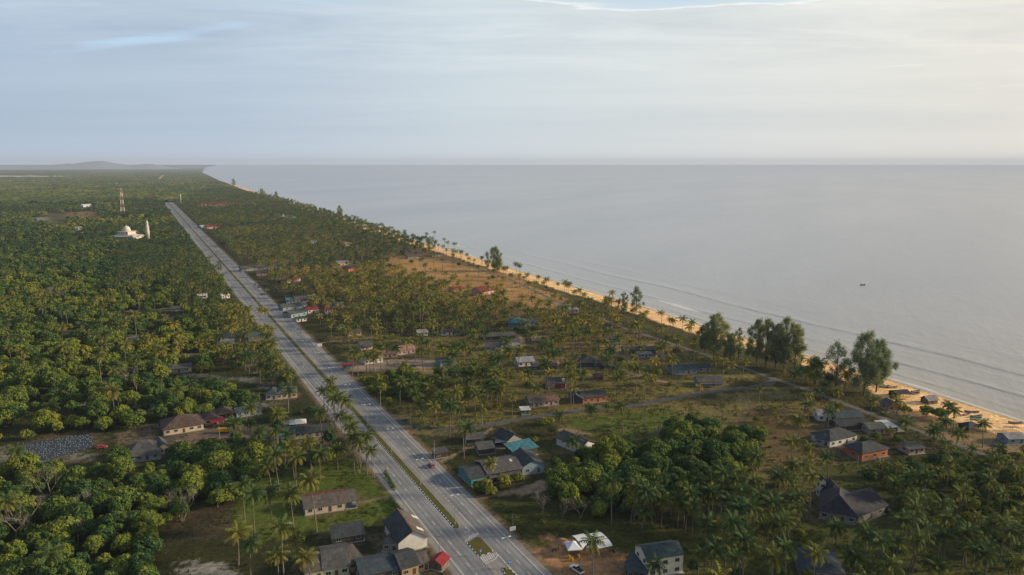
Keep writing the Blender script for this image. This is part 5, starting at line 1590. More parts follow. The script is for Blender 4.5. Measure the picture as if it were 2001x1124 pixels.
# bed of seedling bags, bottom left
bed = wpoly([(25, 878), (38, 868), (172, 848), (184, 853), (177, 878), (83, 901)])
mb = MB(); mb.poly([(*p, .02) for p in bed]); struct(mb.build('ground_cloth', paint('ground_cloth', (0.045, 0.055, 0.075), .8, .4, .5)))
x0, y0 = bed.min(0); x1, y1 = bed.max(0)
xs, ys = np.meshgrid(np.arange(x0, x1, 1.15), np.arange(y0, y1, 1.9))
xs, ys = xs.ravel() + rng.uniform(-.3, .3, xs.size), ys.ravel() + rng.uniform(-.35, .35, ys.size)
k = pip(xs, ys, bed) & (rng.random(xs.size) < .72)
xs, ys = xs[k], ys[k]
q = np.array([[-1, -1, 0], [1, -1, 0], [1, 1, 0], [-1, 1, 0], [-.8, -.8, 1], [.8, -.8, 1], [.8, .8, 1], [-.8, .8, 1]]) * [.17, .17, .24] + [0, 0, .02]
fq = np.array([[0, 1, 5, 4], [1, 2, 6, 5], [2, 3, 7, 6], [3, 0, 4, 7], [4, 5, 6, 7]])
V = (q[None] + np.stack([xs, ys, xs * 0], 1)[:, None]).reshape(-1, 3)
FF = (fq[None] + (np.arange(len(xs)) * 8)[:, None, None]).reshape(-1, 4)
o = link_mesh('seedling_bags', V, FF, [paint('pale_bag', (0.22, 0.27, 0.32), .7, .4, .6)])
tag(o, 'rows of pale seedling bags on dark ground cloth', 'seedling bags', kind='stuff')
FOOT.append((bed.mean(0), 17)); SIGHT.append((25, 848, 184, 900, float(np.hypot(*bed.mean(0)))))
LAND.append(('the rows of seedling bags', 100, 872))

# rows along the highway direction, columns measured from the shoreline inland
rows = np.concatenate([-np.geomspace(90000, 60, 30), np.linspace(-40, 110, 40), np.geomspace(112, 60000, 1000), [90000, 150000]])
cols = np.concatenate([np.arange(-70, 34, 1.6), np.arange(34, 500, 1.35), np.arange(501, 900, 4.0), np.geomspace(905, 90000, 90)])
S_, D_ = np.meshgrid(rows, cols, indexing='ij')
N_ = shore(S_) - D_
Z_ = ground_z(S_, N_)
XY = S_.ravel()[:, None] * E_S + N_.ravel()[:, None] * E_N
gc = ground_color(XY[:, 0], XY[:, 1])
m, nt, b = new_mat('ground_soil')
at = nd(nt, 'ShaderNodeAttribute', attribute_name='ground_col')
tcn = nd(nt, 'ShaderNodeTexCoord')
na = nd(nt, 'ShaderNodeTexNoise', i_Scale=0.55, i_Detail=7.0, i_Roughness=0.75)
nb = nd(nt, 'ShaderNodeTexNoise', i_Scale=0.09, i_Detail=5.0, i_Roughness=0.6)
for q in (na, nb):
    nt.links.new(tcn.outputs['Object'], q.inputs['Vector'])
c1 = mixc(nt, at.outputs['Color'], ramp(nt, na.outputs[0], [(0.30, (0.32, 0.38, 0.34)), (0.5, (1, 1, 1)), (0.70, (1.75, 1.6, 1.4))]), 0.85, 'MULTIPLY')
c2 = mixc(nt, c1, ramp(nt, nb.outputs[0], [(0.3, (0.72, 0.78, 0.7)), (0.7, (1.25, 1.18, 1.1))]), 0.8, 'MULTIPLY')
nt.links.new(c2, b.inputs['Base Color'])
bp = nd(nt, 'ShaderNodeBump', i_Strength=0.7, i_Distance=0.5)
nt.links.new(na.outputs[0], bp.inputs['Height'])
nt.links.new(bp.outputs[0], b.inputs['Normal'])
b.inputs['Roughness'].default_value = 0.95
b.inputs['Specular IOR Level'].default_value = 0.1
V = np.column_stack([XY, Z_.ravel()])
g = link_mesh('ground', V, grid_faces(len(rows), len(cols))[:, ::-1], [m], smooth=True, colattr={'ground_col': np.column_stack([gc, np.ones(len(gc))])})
struct(g)

# ------------------------------------------------------------------ vegetation: shapes
def palm_crown(seed, nf=22, nl=13, R=4.4, lw=0.20, hi=True):
    r = np.random.default_rng(seed)
    V, T = [], []

    def quad(a, b_, c, d, t):
        V.extend([a, b_, c, d]); T.extend([t] * 4)
    for i in range(nf):
        az = 2.399963 * i + r.uniform(-.25, .25)
        age = (i + .5) / nf                        # 0 young (upright) .. 1 old (hanging)
        p0 = math.radians(78 - 98 * age + r.uniform(-9, 9))
        bend = math.radians(62 + 38 * age + r.uniform(-12, 12))
        Lf = R * (0.92 + .22 * math.sin(math.pi * min(1, age + .15))) * r.uniform(.88, 1.1)
        tint = .34 + .22 * age + r.uniform(-.12, .12) + (0.30 if age > .90 else 0)
        h = np.array([math.cos(az), math.sin(az), 0.]); side = np.array([-math.sin(az), math.cos(az), 0.])
        roll = r.uniform(-.35, .35)
        n = 24
        pts, ths = [np.zeros(3)], []
        for k in range(n):
            t = (k + .5) / n
            th = p0 - bend * t ** 1.25
            ths.append(th)
            pts.append(pts[-1] + (h * math.cos(th) + np.array([0, 0, math.sin(th)])) * Lf / n)
        pts = np.array(pts)
        # midrib
        for k in range(0, n, 6 if hi else 12):
            k2 = min(n, k + (6 if hi else 12)); wv = side * .06 * (1 - k / n * .7)
            quad(pts[k] - wv, pts[k] + wv, pts[k2] + wv * .6, pts[k2] - wv * .6, min(1, tint + .15))
        for j in range(nl):
            t = .12 + .86 * (j + .3) / nl
            k = min(n - 1, int(t * n))
            th = ths[k]
            d = h * math.cos(th) + np.array([0, 0, math.sin(th)])
            up = -h * math.sin(th) + np.array([0, 0, math.cos(th)])
            ll = R * .27 * math.sin(math.pi * (.12 + .80 * t)) ** .7 * r.uniform(.85, 1.12)
            base = pts[k]
            for sg in (-1, 1):
                droop = .25 + .55 * age + .25 * t
                o = side * sg * math.cos(roll) + up * (math.sin(roll) * sg)
                dirv = o * .86 + d * .5 - np.array([0, 0, droop])
                dirv /= np.linalg.norm(dirv)
                tip = base + dirv * ll + np.array([0, 0, -.18 * ll])
                w1 = d * lw
                tt = np.clip(tint + r.uniform(-.10, .10), 0, 1)
                quad(base - w1 * .6, base + w1, tip + w1 * .28, tip - w1 * .10, tt)
    V = np.array(V); T = np.array(T)
    F = np.arange(len(V)).reshape(-1, 4)
    M = np.zeros(len(F), int)
    if hi:   # nuts under the crown
        for i in range(7):
            a = r.uniform(0, 6.28)
            c = np.array([.32 * math.cos(a), .32 * math.sin(a), -.25 - r.uniform(0, .3)])
            s = .16
            o8 = np.array([[1, 0, 0], [0, 1, 0], [-1, 0, 0], [0, -1, 0], [0, 0, 1.2], [0, 0, -1.2]]) * s + c
            b = len(V)
            V = np.vstack([V, o8]); T = np.concatenate([T, np.full(6, .5)])
            ff = [[0, 1, 4, 4], [1, 2, 4, 4], [2, 3, 4, 4], [3, 0, 4, 4], [1, 0, 5, 5], [2, 1, 5, 5], [3, 2, 5, 5], [0, 3, 5, 5]]
            # keep quads: split each diamond side into a quad pair around the equator
            F = np.vstack([F, b + np.array([[0, 1, 4, 3], [1, 2, 3, 4], [0, 3, 5, 1], [1, 5, 3, 2]])]); M = np.concatenate([M, [1] * 4])
    return V, F, T, M


def tube_np(pts, rads, n):
    mb = MB(); mb.tube(pts, rads, n, cap=False)
    return np.array(mb.v), np.array(mb.f)


def palm_trunk(seed, h, n=8, seg=6):
    r = np.random.default_rng(seed + 500)
    a = r.uniform(0, 6.28); lean = r.uniform(.02, .13) * h
    pts, rads = [], []
    for i in range(seg + 1):
        t = i / seg
        o = lean * t ** 1.8
        pts.append((o * math.cos(a), o * math.sin(a), h * t)); rads.append(.24 * (1 - t) ** 2.2 * .6 + .145 - .03 * t)
    V, F = tube_np(pts, rads, n)
    return V, F, np.array(pts[-1])


def broad_crown(seed, n=1700, ls=0.42, R=4.4, Hh=5.2, base=3.2, kind=0):
    """leaf-sized faces on the skins of many uneven lumps through the crown"""
    r = np.random.default_rng(seed)
    nb = [17, 24, 13][kind]
    C, S = [], []
    for i in range(nb):
        zc = 1 - 1.5 * (i + .5) / nb + r.uniform(-.12, .12)
        zc = max(-.6, min(.98, zc))
        a = 2.4 * i + r.uniform(-.5, .5)
        rr = math.sqrt(1 - zc * zc) * R * .66 * r.uniform(.72, 1.12)
        C.append((rr * math.cos(a), rr * math.sin(a), base + Hh * (.42 + .36 * zc * r.uniform(.8, 1.15)))); S.append(R * r.uniform(.27, .46) * (1.05 if kind != 1 else .82))
    C, S = np.array(C), np.array(S)
    pr = S ** 2 / (S ** 2).sum()
    bi = r.choice(nb, n, p=pr)
    d = r.normal(size=(n, 3)); d[:, 2] = np.where(d[:, 2] < -.5, -d[:, 2], d[:, 2])
    d /= np.linalg.norm(d, axis=1)[:, None]
    rad = S[bi] * (1 - .38 * r.random(n) ** 2.0)
    bump = 1 + .22 * np.sin(d[:, 0] * 5 + bi) * np.sin(d[:, 1] * 6 + bi * 2) + r.normal(0, .06, n)
    p = C[bi] + d * (rad * bump)[:, None] * np.array([1, 1, .82])
    nrm = d + r.normal(0, .34, (n, 3)); nrm /= np.linalg.norm(nrm, axis=1)[:, None]
    t1 = np.cross(nrm, r.normal(size=(n, 3))); t1 /= np.linalg.norm(t1, axis=1)[:, None]
    t2 = np.cross(nrm, t1)
    s = ls * r.uniform(.55, 1.35, n)[:, None]
    e = .62
    V = np.stack([p - t1 * s, p - t2 * s * e + nrm * s * .15, p + t1 * s, p + t2 * s * e + nrm * s * .15], 1).reshape(-1, 3)
    tb = r.uniform(-.14, .14, nb)
    T = np.repeat(np.clip(.37 + tb[bi] + r.normal(0, .09, n) + .10 * (d[:, 2]), 0, 1), 4)  # upward leaves tinted lighter, light from above put into the colour
    return V, np.arange(4 * n).reshape(-1, 4), T, C, S


def broad_trunk(seed, C, S, h, n=7):
    r = np.random.default_rng(seed + 900)
    mb = MB()
    fork = h * .28
    mb.tube([(0, 0, -.1), (r.uniform(-.15, .15), r.uniform(-.15, .15), fork * .6), (0, 0, fork)], [.30, .22, .19], n, cap=False)
    for i in r.choice(len(C), min(7, len(C)), replace=False):
        c = C[i]
        m_ = np.array([c[0] * .45, c[1] * .45, fork + (c[2] - fork) * .55])
        mb.tube([(0, 0, fork - .2), m_, c], [.15, .09, .03], 5, cap=False)
    return mb


def needle_crown(seed, n=2600, R=5.0, Hh=24.0, base=5.0, lump=26, dens=1.0):
    """casuarina: drooping feathery sprays on rising limbs, with sky between them"""
    r = np.random.default_rng(seed)
    C, S, L = [], [], []
    for i in range(lump):
        t = (i + .5) / lump
        a = 2.4 * i + r.uniform(-.5, .5)
        prof = math.sin(math.pi * min(1, .22 + t * .76)) ** .7
        rr = R * prof * r.uniform(.25, 1.05)
        C.append((rr * math.cos(a), rr * math.sin(a), base + (Hh - base) * t + r.uniform(-.6, .6))); S.append(R * r.uniform(.18, .40) * (1.05 - .35 * t))
    C, S = np.array(C), np.array(S)
    bi = r.choice(lump, n, p=S ** 2 / (S ** 2).sum())
    d = r.normal(size=(n, 3)); d /= np.linalg.norm(d, axis=1)[:, None]
    p = C[bi] + r.normal(size=(n, 3)) * S[bi][:, None] * np.array([.37, .37, .48])
    ax = np.stack([d[:, 0] * .8 + r.normal(0, .35, n), d[:, 1] * .8 + r.normal(0, .35, n), .15 + r.normal(0, .5, n)], 1)
    ax /= np.linalg.norm(ax, axis=1)[:, None]
    sd = np.cross(ax, r.normal(size=(n, 3))); sd /= np.linalg.norm(sd, axis=1)[:, None]
    ln = r.uniform(.6, 1.35, n)[:, None]; wd = r.uniform(.07, .16, n)[:, None]
    V = np.stack([p - sd * wd, p + sd * wd, p + ax * ln + sd * wd * .3, p + ax * ln - sd * wd * .3], 1).reshape(-1, 3)
    T = np.repeat(np.clip(.5 + r.uniform(-.2, .2, lump)[bi] + r.normal(0, .1, n), 0, 1), 4)
    return V, np.arange(4 * n).reshape(-1, 4), T, C


def bare_mesh(seed, h=11, spread=1.0, stems=1, depth=5):
    r = random.Random(seed)
    mb = MB()

    def br(p, d, L, rad, k):
        q = [p]
        dd = np.array(d, float)
        for _ in range(3):
            dd = dd + np.array([r.uniform(-.22, .22), r.uniform(-.22, .22), r.uniform(-.05, .12)])
            dd /= np.linalg.norm(dd)
            q.append(q[-1] + dd * L / 3)
        mb.tube(q, [rad, rad * .88, rad * .75, rad * .62], 6 if k > 2 else 4, cap=False)
        if k <= 0:
            return
        for i in range(r.choice([2, 3, 3])):
            a = r.uniform(0, 6.28)
            sp = r.uniform(.45, .95) * spread
            nd_ = dd + sp * np.array([math.cos(a), math.sin(a), r.uniform(-.1, .35)])
            nd_ /= np.linalg.norm(nd_)
            br(q[-1] if i else q[r.choice([2, 3])], nd_, L * r.uniform(.60, .82), rad * .6, k - 1)
    for s in range(stems):
        a = r.uniform(0, 6.28)
        ln = .12 + .25 * (stems > 1)
        br(np.array([.25 * s * math.cos(a), .25 * s * math.sin(a), -.1]), (ln * math.cos(a), ln * math.sin(a), 1), h * .36, .19 if stems == 1 else .10, depth + 1)
    return mb


# prototypes (each appears first as a real tree of the place)
PALM = []
for i in range(9):
    V, F_, T, M_ = palm_crown(40 + i, nf=20 + i % 4 * 2, nl=13)
    hh = [9.5, 11, 12.5, 13.5, 14.5, 11.5, 15.5, 8.0, 12.0][i]
    tv, tf_, top = palm_trunk(i, hh)
    PALM.append(dict(h=hh, V=V, F=F_, T=T, M=M_, tv=tv, tf=tf_, top=top))
BROAD = []
for i in range(9):
    kind = i % 3
    R_ = [4.6, 4.0, 3.4, 5.2, 4.4, 3.8, 4.8, 3.6, 5.0][i]; Hh = [5.2, 6.6, 5.8, 5.4, 7.0, 5.0, 6.0, 6.6, 4.6][i]; bs = [1.3, 1.8, 1.0, 1.2, 2.2, .8, 1.6, 1.4, .8][i]
    V, F_, T, C, S = broad_crown(100 + i, n=int(150 * R_ * (R_ + Hh) / 2.0), ls=.36, R=R_, Hh=Hh, base=bs, kind=kind)
    BROAD.append(dict(R=R_, H=bs + Hh, V=V, F=F_, T=T, C=C, S=S, bs=bs, Hh=Hh, kind=kind, seed=100 + i))

# ------------------------------------------------------------------ vegetation: where
ZONES = [  # name for labels, outline of the tree bases on the photo, palms/ha, broadleaf/ha, palm scale, broadleaf scale, noise thinning
    ('the bottom left woods', [(-60, 905), (130, 908), (250, 912), (330, 905), (500, 905), (520, 935), (480, 965), (430, 1000), (360, 1010), (300, 1060), (320, 1180), (-120, 1180)], 8, 300, 1, 1.03, 0.34),
    ('the thicket beside the grey hipped house', [(330, 880), (500, 868), (505, 925), (330, 925)], 12, 230, 1, 0.88, 0.15),
    ('the left woods', [(-120, 560), (330, 560), (420, 640), (420, 760), (500, 790), (440, 812), (300, 835), (150, 850), (-100, 880)], 20, 225, 1, 1.08, 0.44),
    ('the palm grove left of the highway', [(410, 632), (470, 600), (515, 640), (545, 690), (640, 800), (648, 832), (600, 806), (585, 770), (510, 765), (420, 700)], 180, 42, .95, 0.88, 0.11),
    ('the palms on the inland slope', [(230, 480), (392, 480), (460, 590), (405, 640), (330, 560), (230, 560)], 142, 67, .9, 0.95, 0.15),
    ('the roadside palms by the blue roof', [(430, 835), (560, 800), (640, 820), (690, 880), (706, 920), (560, 915), (450, 900)], 99, 61, .95, 0.77, 0.08),
    ('the far left woods', [(-150, 480), (230, 480), (230, 560), (-150, 560)], 26, 200, .9, 1.10, 0.34),
    ('the far palm grove beside the highway', [(345, 402), (420, 366), (560, 395), (640, 420), (760, 455), (860, 484), (850, 503), (780, 500), (700, 520), (640, 560), (700, 640), (640, 648), (520, 560)], 88, 24, .92, 0.85, 0.22),
    ('the palm grove behind the village', [(640, 560), (740, 525), (860, 570), (1000, 592), (1000, 636), (960, 658), (700, 648)], 128, 20, .95, 0.80, 0.16),
    ('the tan field', [(760, 505), (850, 505), (1000, 545), (1050, 572), (1000, 588), (870, 562), (740, 522)], 16, 4, .85, 0.70, 0.00),
    ('the village palms', [(640, 655), (960, 662), (1100, 640), (1250, 660), (1310, 683), (1480, 742), (1340, 775), (1130, 800), (940, 830), (900, 790), (870, 740), (720, 735)], 90, 12, .95, 0.60, 0.08),
    ('the palms by the bright teal-blue house', [(1000, 610), (1100, 600), (1200, 630), (1260, 655), (1100, 655), (1000, 650)], 95, 12, .9, 0.60, 0.08),
    ('the thicket right of the highway', [(714, 752), (765, 744), (870, 738), (895, 762), (830, 780), (735, 798)], 12, 300, .9, 0.86, 0.00),
    ('the palm grove below the thicket', [(745, 800), (800, 785), (960, 735), (1010, 790), (940, 828), (830, 846), (795, 815)], 147, 22, .95, 0.66, 0.00),
    ('the row of palms along the beach', [(830, 487), (960, 520), (1090, 566), (1210, 604), (1310, 632), (1360, 652), (1440, 690), (1420, 700), (1340, 672), (1200, 628), (1040, 573), (930, 528)], 42, 11, .85, 0.45, 0.08),
    ('the far row of palms along the beach', [(600, 402), (640, 412), (760, 452), (835, 476), (860, 492), (780, 475), (660, 435), (600, 415)], 46, 5, .95, .7, .15),
    ('the open grassland', [(1130, 805), (1340, 782), (1500, 765), (1600, 805), (1640, 850), (1620, 930), (1490, 930), (1470, 840), (1290, 845), (1150, 852)], 22, 2, .62, 0.50, 0.00),
    ('the big green thicket', [(1068, 930), (1110, 900), (1200, 880), (1290, 880), (1300, 845), (1380, 842), (1400, 862), (1480, 850), (1495, 892), (1440, 925), (1430, 975), (1320, 1000), (1180, 1015), (1095, 990)], 4, 300, .9, 1.10, 0.00),
    ('the palm belt at the bottom right', [(1190, 1010), (1320, 1000), (1430, 975), (1500, 935), (1620, 935), (1590, 1010), (1680, 1060), (1800, 1050), (2030, 1105), (2060, 1210), (1350, 1200), (1345, 1090), (1400, 1050), (1210, 1038)], 185, 60, .95, 0.57, 0.08),
    ('the scrub at the right edge', [(1640, 925), (1780, 895), (2040, 885), (2060, 1110), (1800, 1045), (1740, 1000), (1730, 960)], 120, 230, .78, 0.68, 0.08),
    ('the palms at the coast lane', [(1520, 770), (1620, 795), (1720, 825), (1800, 850), (1900, 884), (1780, 895), (1610, 880), (1610, 820)], 90, 36, .9, 0.55, 0.08),
    ('the beach trees', [(1380, 690), (1500, 722), (1640, 760), (1720, 790), (1800, 830), (1860, 846), (1900, 872), (1800, 836), (1700, 800), (1560, 745), (1420, 702)], 44, 36, .85, 0.61, 0.08),
    ('the yards around the compound', [(850, 850), (960, 838), (1130, 852), (1150, 890), (1070, 925), (960, 862), (900, 862)], 36, 44, .95, 0.55, 0.08),
    ('the strip before the compound', [(925, 956), (1000, 945), (1005, 960), (945, 972)], 30, 144, .7, 0.50, 0.00),
    ('the highway verge palms', [(700, 655), (760, 700), (700, 700), (650, 665)], 63, 8, .9, 0.50, 0.00),
]
MAN_PALM = [(458, 889), (504, 898), (531, 959), (547, 965), (575, 937), (579, 954), (608, 916), (616, 925), (625, 937), (660, 918), (693, 928), (704, 915), (717, 928), (574, 1032), (619, 1040), (479, 1022),
            (498, 1064), (535, 1042), (466, 1105), (490, 1128), (545, 1128), (555, 1131), (611, 1150), (906, 897), (1121, 910), (1231, 1025), (1254, 1042), (1291, 1031), (1324, 1031), (1195, 1030), (1158, 1150),
            (1277, 1150), (1487, 1041), (1158, 842), (1217, 848), (1560, 856), (1580, 828), (1616, 849), (1546, 908), (1575, 923), (683, 862), (691, 893), (727, 930), (640, 806), (633, 800), (655, 838), (669, 851),
            (1430, 1120), (1440, 1078), (1510, 1085), (848, 466), (835, 470), (869, 482), (876, 487), (890, 493), (1016, 542), (324, 720), (297, 695), (357, 705), (391, 693), (1680, 752), (1650, 768), (1560, 775),
            (1590, 772), (1610, 780), (1573, 752), (1603, 760), (1618, 764), (1582, 744), (1850, 838), (1862, 846), (1920, 874), (1840, 872), (1765, 878), (520, 640), (508, 632), (700, 736), (716, 730), (731, 724), (688, 741), (745, 722), (757, 713), (774, 713), (795, 711), (812, 706), (742, 705), (517, 672), (530, 678), (652, 800), (660, 815), (676, 838)]
MAN_BROAD = [(773, 558, 1.1), (790, 560, 1.2), (808, 560, 1.0), (832, 556, .9), (863, 556, .8), (757, 494, 1.2), (765, 492, 1.0), (540, 824, .85), (553, 822, .8), (1320, 853, 1.15), (1385, 850, 1.2), (1455, 872, .95), (1470, 878, .8),
             (1462, 928, .8), (46, 925, 1.25), (1062, 832, .55), (1075, 830, .5), (1010, 650, .55), (1024, 654, .6), (1450, 870, .9), (1745, 782, .45), (1768, 810, .6), (1810, 815, .8), (1835, 820, .8), (1185, 605, .4), (1145, 590, .5),
             (1235, 612, .45), (1755, 868, .5), (1690, 868, .5), (1710, 862, .5), (1640, 862, .4), (975, 940, .4), (990, 944, .45), (1000, 938, .4), (948, 962, .45), (960, 968, .5), (950, 958, .6), (935, 958, .55), (1012, 940, .5), (985, 950, .55), (340, 893, .6), (355, 886, .6)]

CAS = [((1395, 694), 26, 1.7, 0, 'big casuarina standing alone left of the main casuarina clump'), ((1378, 690), 19, 1.5, 0, 'shorter casuarina leaning against the big lone one'), ((1443, 700), 19, 1.3, 1, 'thin sparse casuarina between the lone one and the main clump'),
       ((1478, 712), 27, 1.2, 0, 'leftmost tall casuarina of the main beach clump'), ((1496, 718), 29, 1.2, 0, 'second casuarina from the left in the main beach clump'), ((1515, 720), 26, 1.15, 0, 'middle casuarina of the main beach clump'),
       ((1532, 722), 30, 1.25, 0, 'second casuarina from the right in the main beach clump'), ((1552, 724), 27, 1.2, 0, 'rightmost casuarina of the main beach clump'), ((1632, 764), 27, 1.35, 1, 'see-through casuarina just left of the tallest one on the right'),
       ((1688, 772), 33, 1.55, 0, 'tallest casuarina, the broad right-hand one above the beach'), ((1712, 766), 28, 1.35, 0, 'rightmost casuarina, against the sea beside the tallest one'), ((967, 530), 27, 1.7, 0, 'single round casuarina on the far beach edge'),
       ((1219, 614), 18, 1.3, 1, 'left one of two light casuarinas on the middle beach'), ((1243, 612), 22, 1.25, 1, 'right one of two light casuarinas on the middle beach'), ((664, 424), 26, 1.3, 0, 'far casuarina sticking up from the palms near the distant beach'),
       ((1592, 750), 15, 1.5, 0, 'low dark casuarina in the gap between the two big clumps'), ((1427, 704), 16, 1.4, 0, 'low casuarina just right of the big lone one'),
       ((512, 388), 34, 2.2, 0, 'distant dark casuarina clump at the far shore'), ((540, 389), 26, 1.2, 0, 'small distant casuarina right of the far dark clump'), ((457, 364), 40, 1.8, 0, 'tiny tree silhouette on the most distant beach')]
BARE = [((62, 1038), 15, 1.15, 1, 'largest pale bare tree sprawling at the lower left'), ((30, 1060), 10, 1.2, 1, 'low spreading bare tree left of the largest bare one'), ((95, 985), 12, .8, 2, 'forked bare tree with long upright limbs behind the largest one'),
        ((168, 1012), 9, 1.0, 1, 'small bare tree among green crowns right of the largest one'), ((354, 1020), 11, .5, 4, 'white many-stemmed bare tree at the edge of the left clearing'), ((250, 765), 13, .9, 1, 'bare tree in the left woods above the brown hipped villa'),
        ((268, 768), 9, .6, 1, 'thin bare tree right of the one in the left woods'), ((95, 590), 13, .5, 4, 'group of pale bare stems in the far left woods'), ((120, 592), 12, .5, 3, 'pale bare tree right of the bare stems in the far left woods'),
        ((152, 1066), 8, .8, 1, 'small pale bare tree at the sandy gap, bottom left'), ((1062, 1000), 7, 1.0, 4, 'grey bare bush at the dirt track beside the green thicket'), ((1098, 1010), 6, .9, 2, 'lower grey bare bush in front of the green thicket'),
        ((1135, 1013), 6.5, .8, 2, 'third grey bare bush in front of the green thicket'), ((1450, 808), 10, 1.0, 2, 'pinkish bare tree on the grassland below the coast lane'), ((1470, 818), 8, .9, 2, 'faint bare tree right of the pinkish one on the grassland'), ((1281, 872), 8, .5, 1, 'thin white bare tree above the green thicket'),
        ((703, 925), 11, .6, 2, 'leafless tree among the palms at the highway verge')]
for q, h, wd, *_ in CAS + BARE:
    p = G(*q)
    pr = F / P(*p, 0)[2]
    FOOT.append((p, 2.6))
    if (q, h) in [(b_[0], b_[1]) for b_ in BARE] and h >= 8:
        SIGHT.append((q[0] - h * .30 * pr * wd, q[1] - h * .9 * pr, q[0] + h * .30 * pr * wd, q[1] - h * .15 * pr, float(np.hypot(*p))))

PALMS, TREES = [], []          # dicts: pos, h, scale, zone


def road_clear(p, zq, rad):
    """crowns do not overhang what the photo shows of the carriageways"""
    u, v, _ = P(p[0], p[1], zq)
    if v < HZ + 12:
        return True
    s_, n_ = to_sn(G(u, v))
    return not (74.5 - rad * .3 < n_ < 101.5 + rad * .3) or s_ > 2500


def allowed(p):
    s_, n_ = to_sn(p)
    if 73.5 < n_ < 103.0 and s_ < 2700:
        return False
    for pts, wd in LANES_W.values():
        if seg_dist(p[0], p[1], pts) < wd * .5 + .8:
            return False
    for pts, wd in TRACKS_W:
        if seg_dist(p[0], p[1], pts) < wd * .5 + .4:
            return False
    for c, r in FOOT:
        if (p[0] - c[0]) ** 2 + (p[1] - c[1]) ** 2 < r * r:
            return False
    return shore(s_) - n_ > 12


DIRTP = [patch(1035, 1065), patch(1002, 960), patch(640, 712)]
LANE_PX = [np.array([P(*q)[:2] for q in np.concatenate([np.linspace(a, c, 6) for a, c in zip(v[0][:-1], v[0][1:])])]) for v in LANES_W.values()]


def hides(p, h, rad, keep, ov=.32):
    """does this crown stand in front of something the photo shows clearly?"""
    u, v, dep = P(p[0], p[1], h)
    rp = rad * F / dep
    dist = math.hypot(*p)
    for (u0, v0, u1, v1, d) in SIGHT:
        if dist < d - 2 and u + rp * ov > u0 and u - rp * ov < u1 and v + rp * ov > v0 and v - rp * ov < v1:
            return rng.random() > keep
    for L_ in LANE_PX:
        if np.min((L_[:, 0] - u) ** 2 + (L_[:, 1] - v) ** 2) < (rp * .7) ** 2:
            return rng.random() > keep * 2.4
    return False


for zi, (zname, px, pd, bd, psc, bsc, thin) in enumerate(ZONES):
    poly = wpoly(px)
    mn, mx = poly.min(0), poly.max(0)
    for kind, dens in ((0, pd), (1, bd)):
        if dens <= 0:
            continue
        sp_ = math.sqrt(1e4 / dens)
        gx, gy = np.meshgrid(np.arange(mn[0], mx[0], sp_), np.arange(mn[1], mx[1], sp_))
        gx = gx.ravel() + rng.uniform(-.5, .5, gx.size) * sp_; gy = gy.ravel() + rng.uniform(-.5, .5, gy.size) * sp_
        k = pip(gx, gy, poly)
        if thin:
            k &= fbm(gx / 28, gy / 28, 300 + kind, 3) > thin - .08 + rng.uniform(-.04, .04, gx.size)
        for x, y in zip(gx[k], gy[k]):
            p = np.array([x, y])
            if not allowed(p) or any(pip(np.array([x]), np.array([y]), q)[0] for q in DIRTP):
                continue
            i = int(rng.integers(9))
            if kind == 0:
                sc = psc * rng.uniform(.72, 1.15)
                h, rad = PALM[i]['h'] * sc, 4.0 * sc
            else:
                sc = bsc * (.50 + .72 * rng.random() ** 1.4)
                h, rad = BROAD[i]['H'] * sc * .75, BROAD[i]['R'] * sc
            if (not road_clear(p, h, rad) and rng.random() < .93) or hides(p, h, rad, .36 if kind == 0 else .10):
                continue
            (PALMS if kind == 0 else TREES).append(dict(p=p, i=i, s=sc, rz=rng.uniform(0, 6.28), z=zname, d=math.hypot(*p)))
for q in MAN_PALM:
    p = G(*q)
    PALMS.append(dict(p=p, i=int(rng.integers(9)), s=rng.uniform(.85, 1.08), rz=rng.uniform(0, 6.28), z=None, d=math.hypot(*p)))
for u, v, sc in MAN_BROAD:
    p = G(u, v)
    TREES.append(dict(p=p, i=int(rng.choice([0, 3, 6, 8])), s=sc * 1.05, rz=rng.uniform(0, 6.28), z=None, d=math.hypot(*p)))


def in_view(t):
    u, v, dep = P(t['p'][0], t['p'][1], 6)
    return dep > 20 and -25 < u < 2026 and v < 1150


ZFAR = {}
for t in PALMS + TREES:
    t['vis'] = in_view(t)


def inside_zone_name(t):
    if t['z']:
        return t['z']
    for zname, px, *_ in ZONES:
        if pip(np.array([t['p'][0]]), np.array([t['p'][1]]), wpoly(px))[0]:
            return zname
    return 'the plots left of the highway' if t['p'][0] < -8 else 'the plots right of the highway'


def split(lst, nmax):
    v = sorted([t for t in lst if t['vis']], key=lambda t: t['d'] / t['s'])
    return v[:nmax], v[nmax:] + [t for t in lst if not t['vis']]


palm_near, palm_rest = split(PALMS, 298)
tree_near, tree_rest = split(TREES, 298)


def label_trees(lst, noun, adj):
    """tell each tree apart by the nearest landmark on its side; the others share the label of their grove"""
    cand = {}
    for t in lst:
        u, v, dep = P(t['p'][0], t['p'][1], 5)
        t['uv'] = (u, v)
        best = None
        for ref, lu, lv_ in LAND:
            dx, dy = u - lu, v - lv_
            dd = math.hypot(dx, dy * 1.4)
            if dd < 95 and (best is None or dd < best[0]):
                side = ('left of' if dx < 0 else 'right of') if abs(dx) > abs(dy) * 1.2 else ('behind' if dy < 0 else 'in front of')
                best = (dd, ref, side)
        if best:
            cand.setdefault(best[1:], []).append((best[0], t))
    for (ref, side), l in cand.items():
        l.sort(key=lambda q: q[0])
        for k, (dd, t) in enumerate(l[:3]):
            t['label'] = f"{['nearest', 'second nearest', 'third nearest'][k]} {noun} {side} {ref}"
            t['group'] = f'{noun}s near buildings'
    for t in lst:
        if 'label' not in t:
            z = inside_zone_name(t)
            t['label'] = f'{noun} away from buildings, in {z}'
            t['group'] = f'{noun}s of {z}'


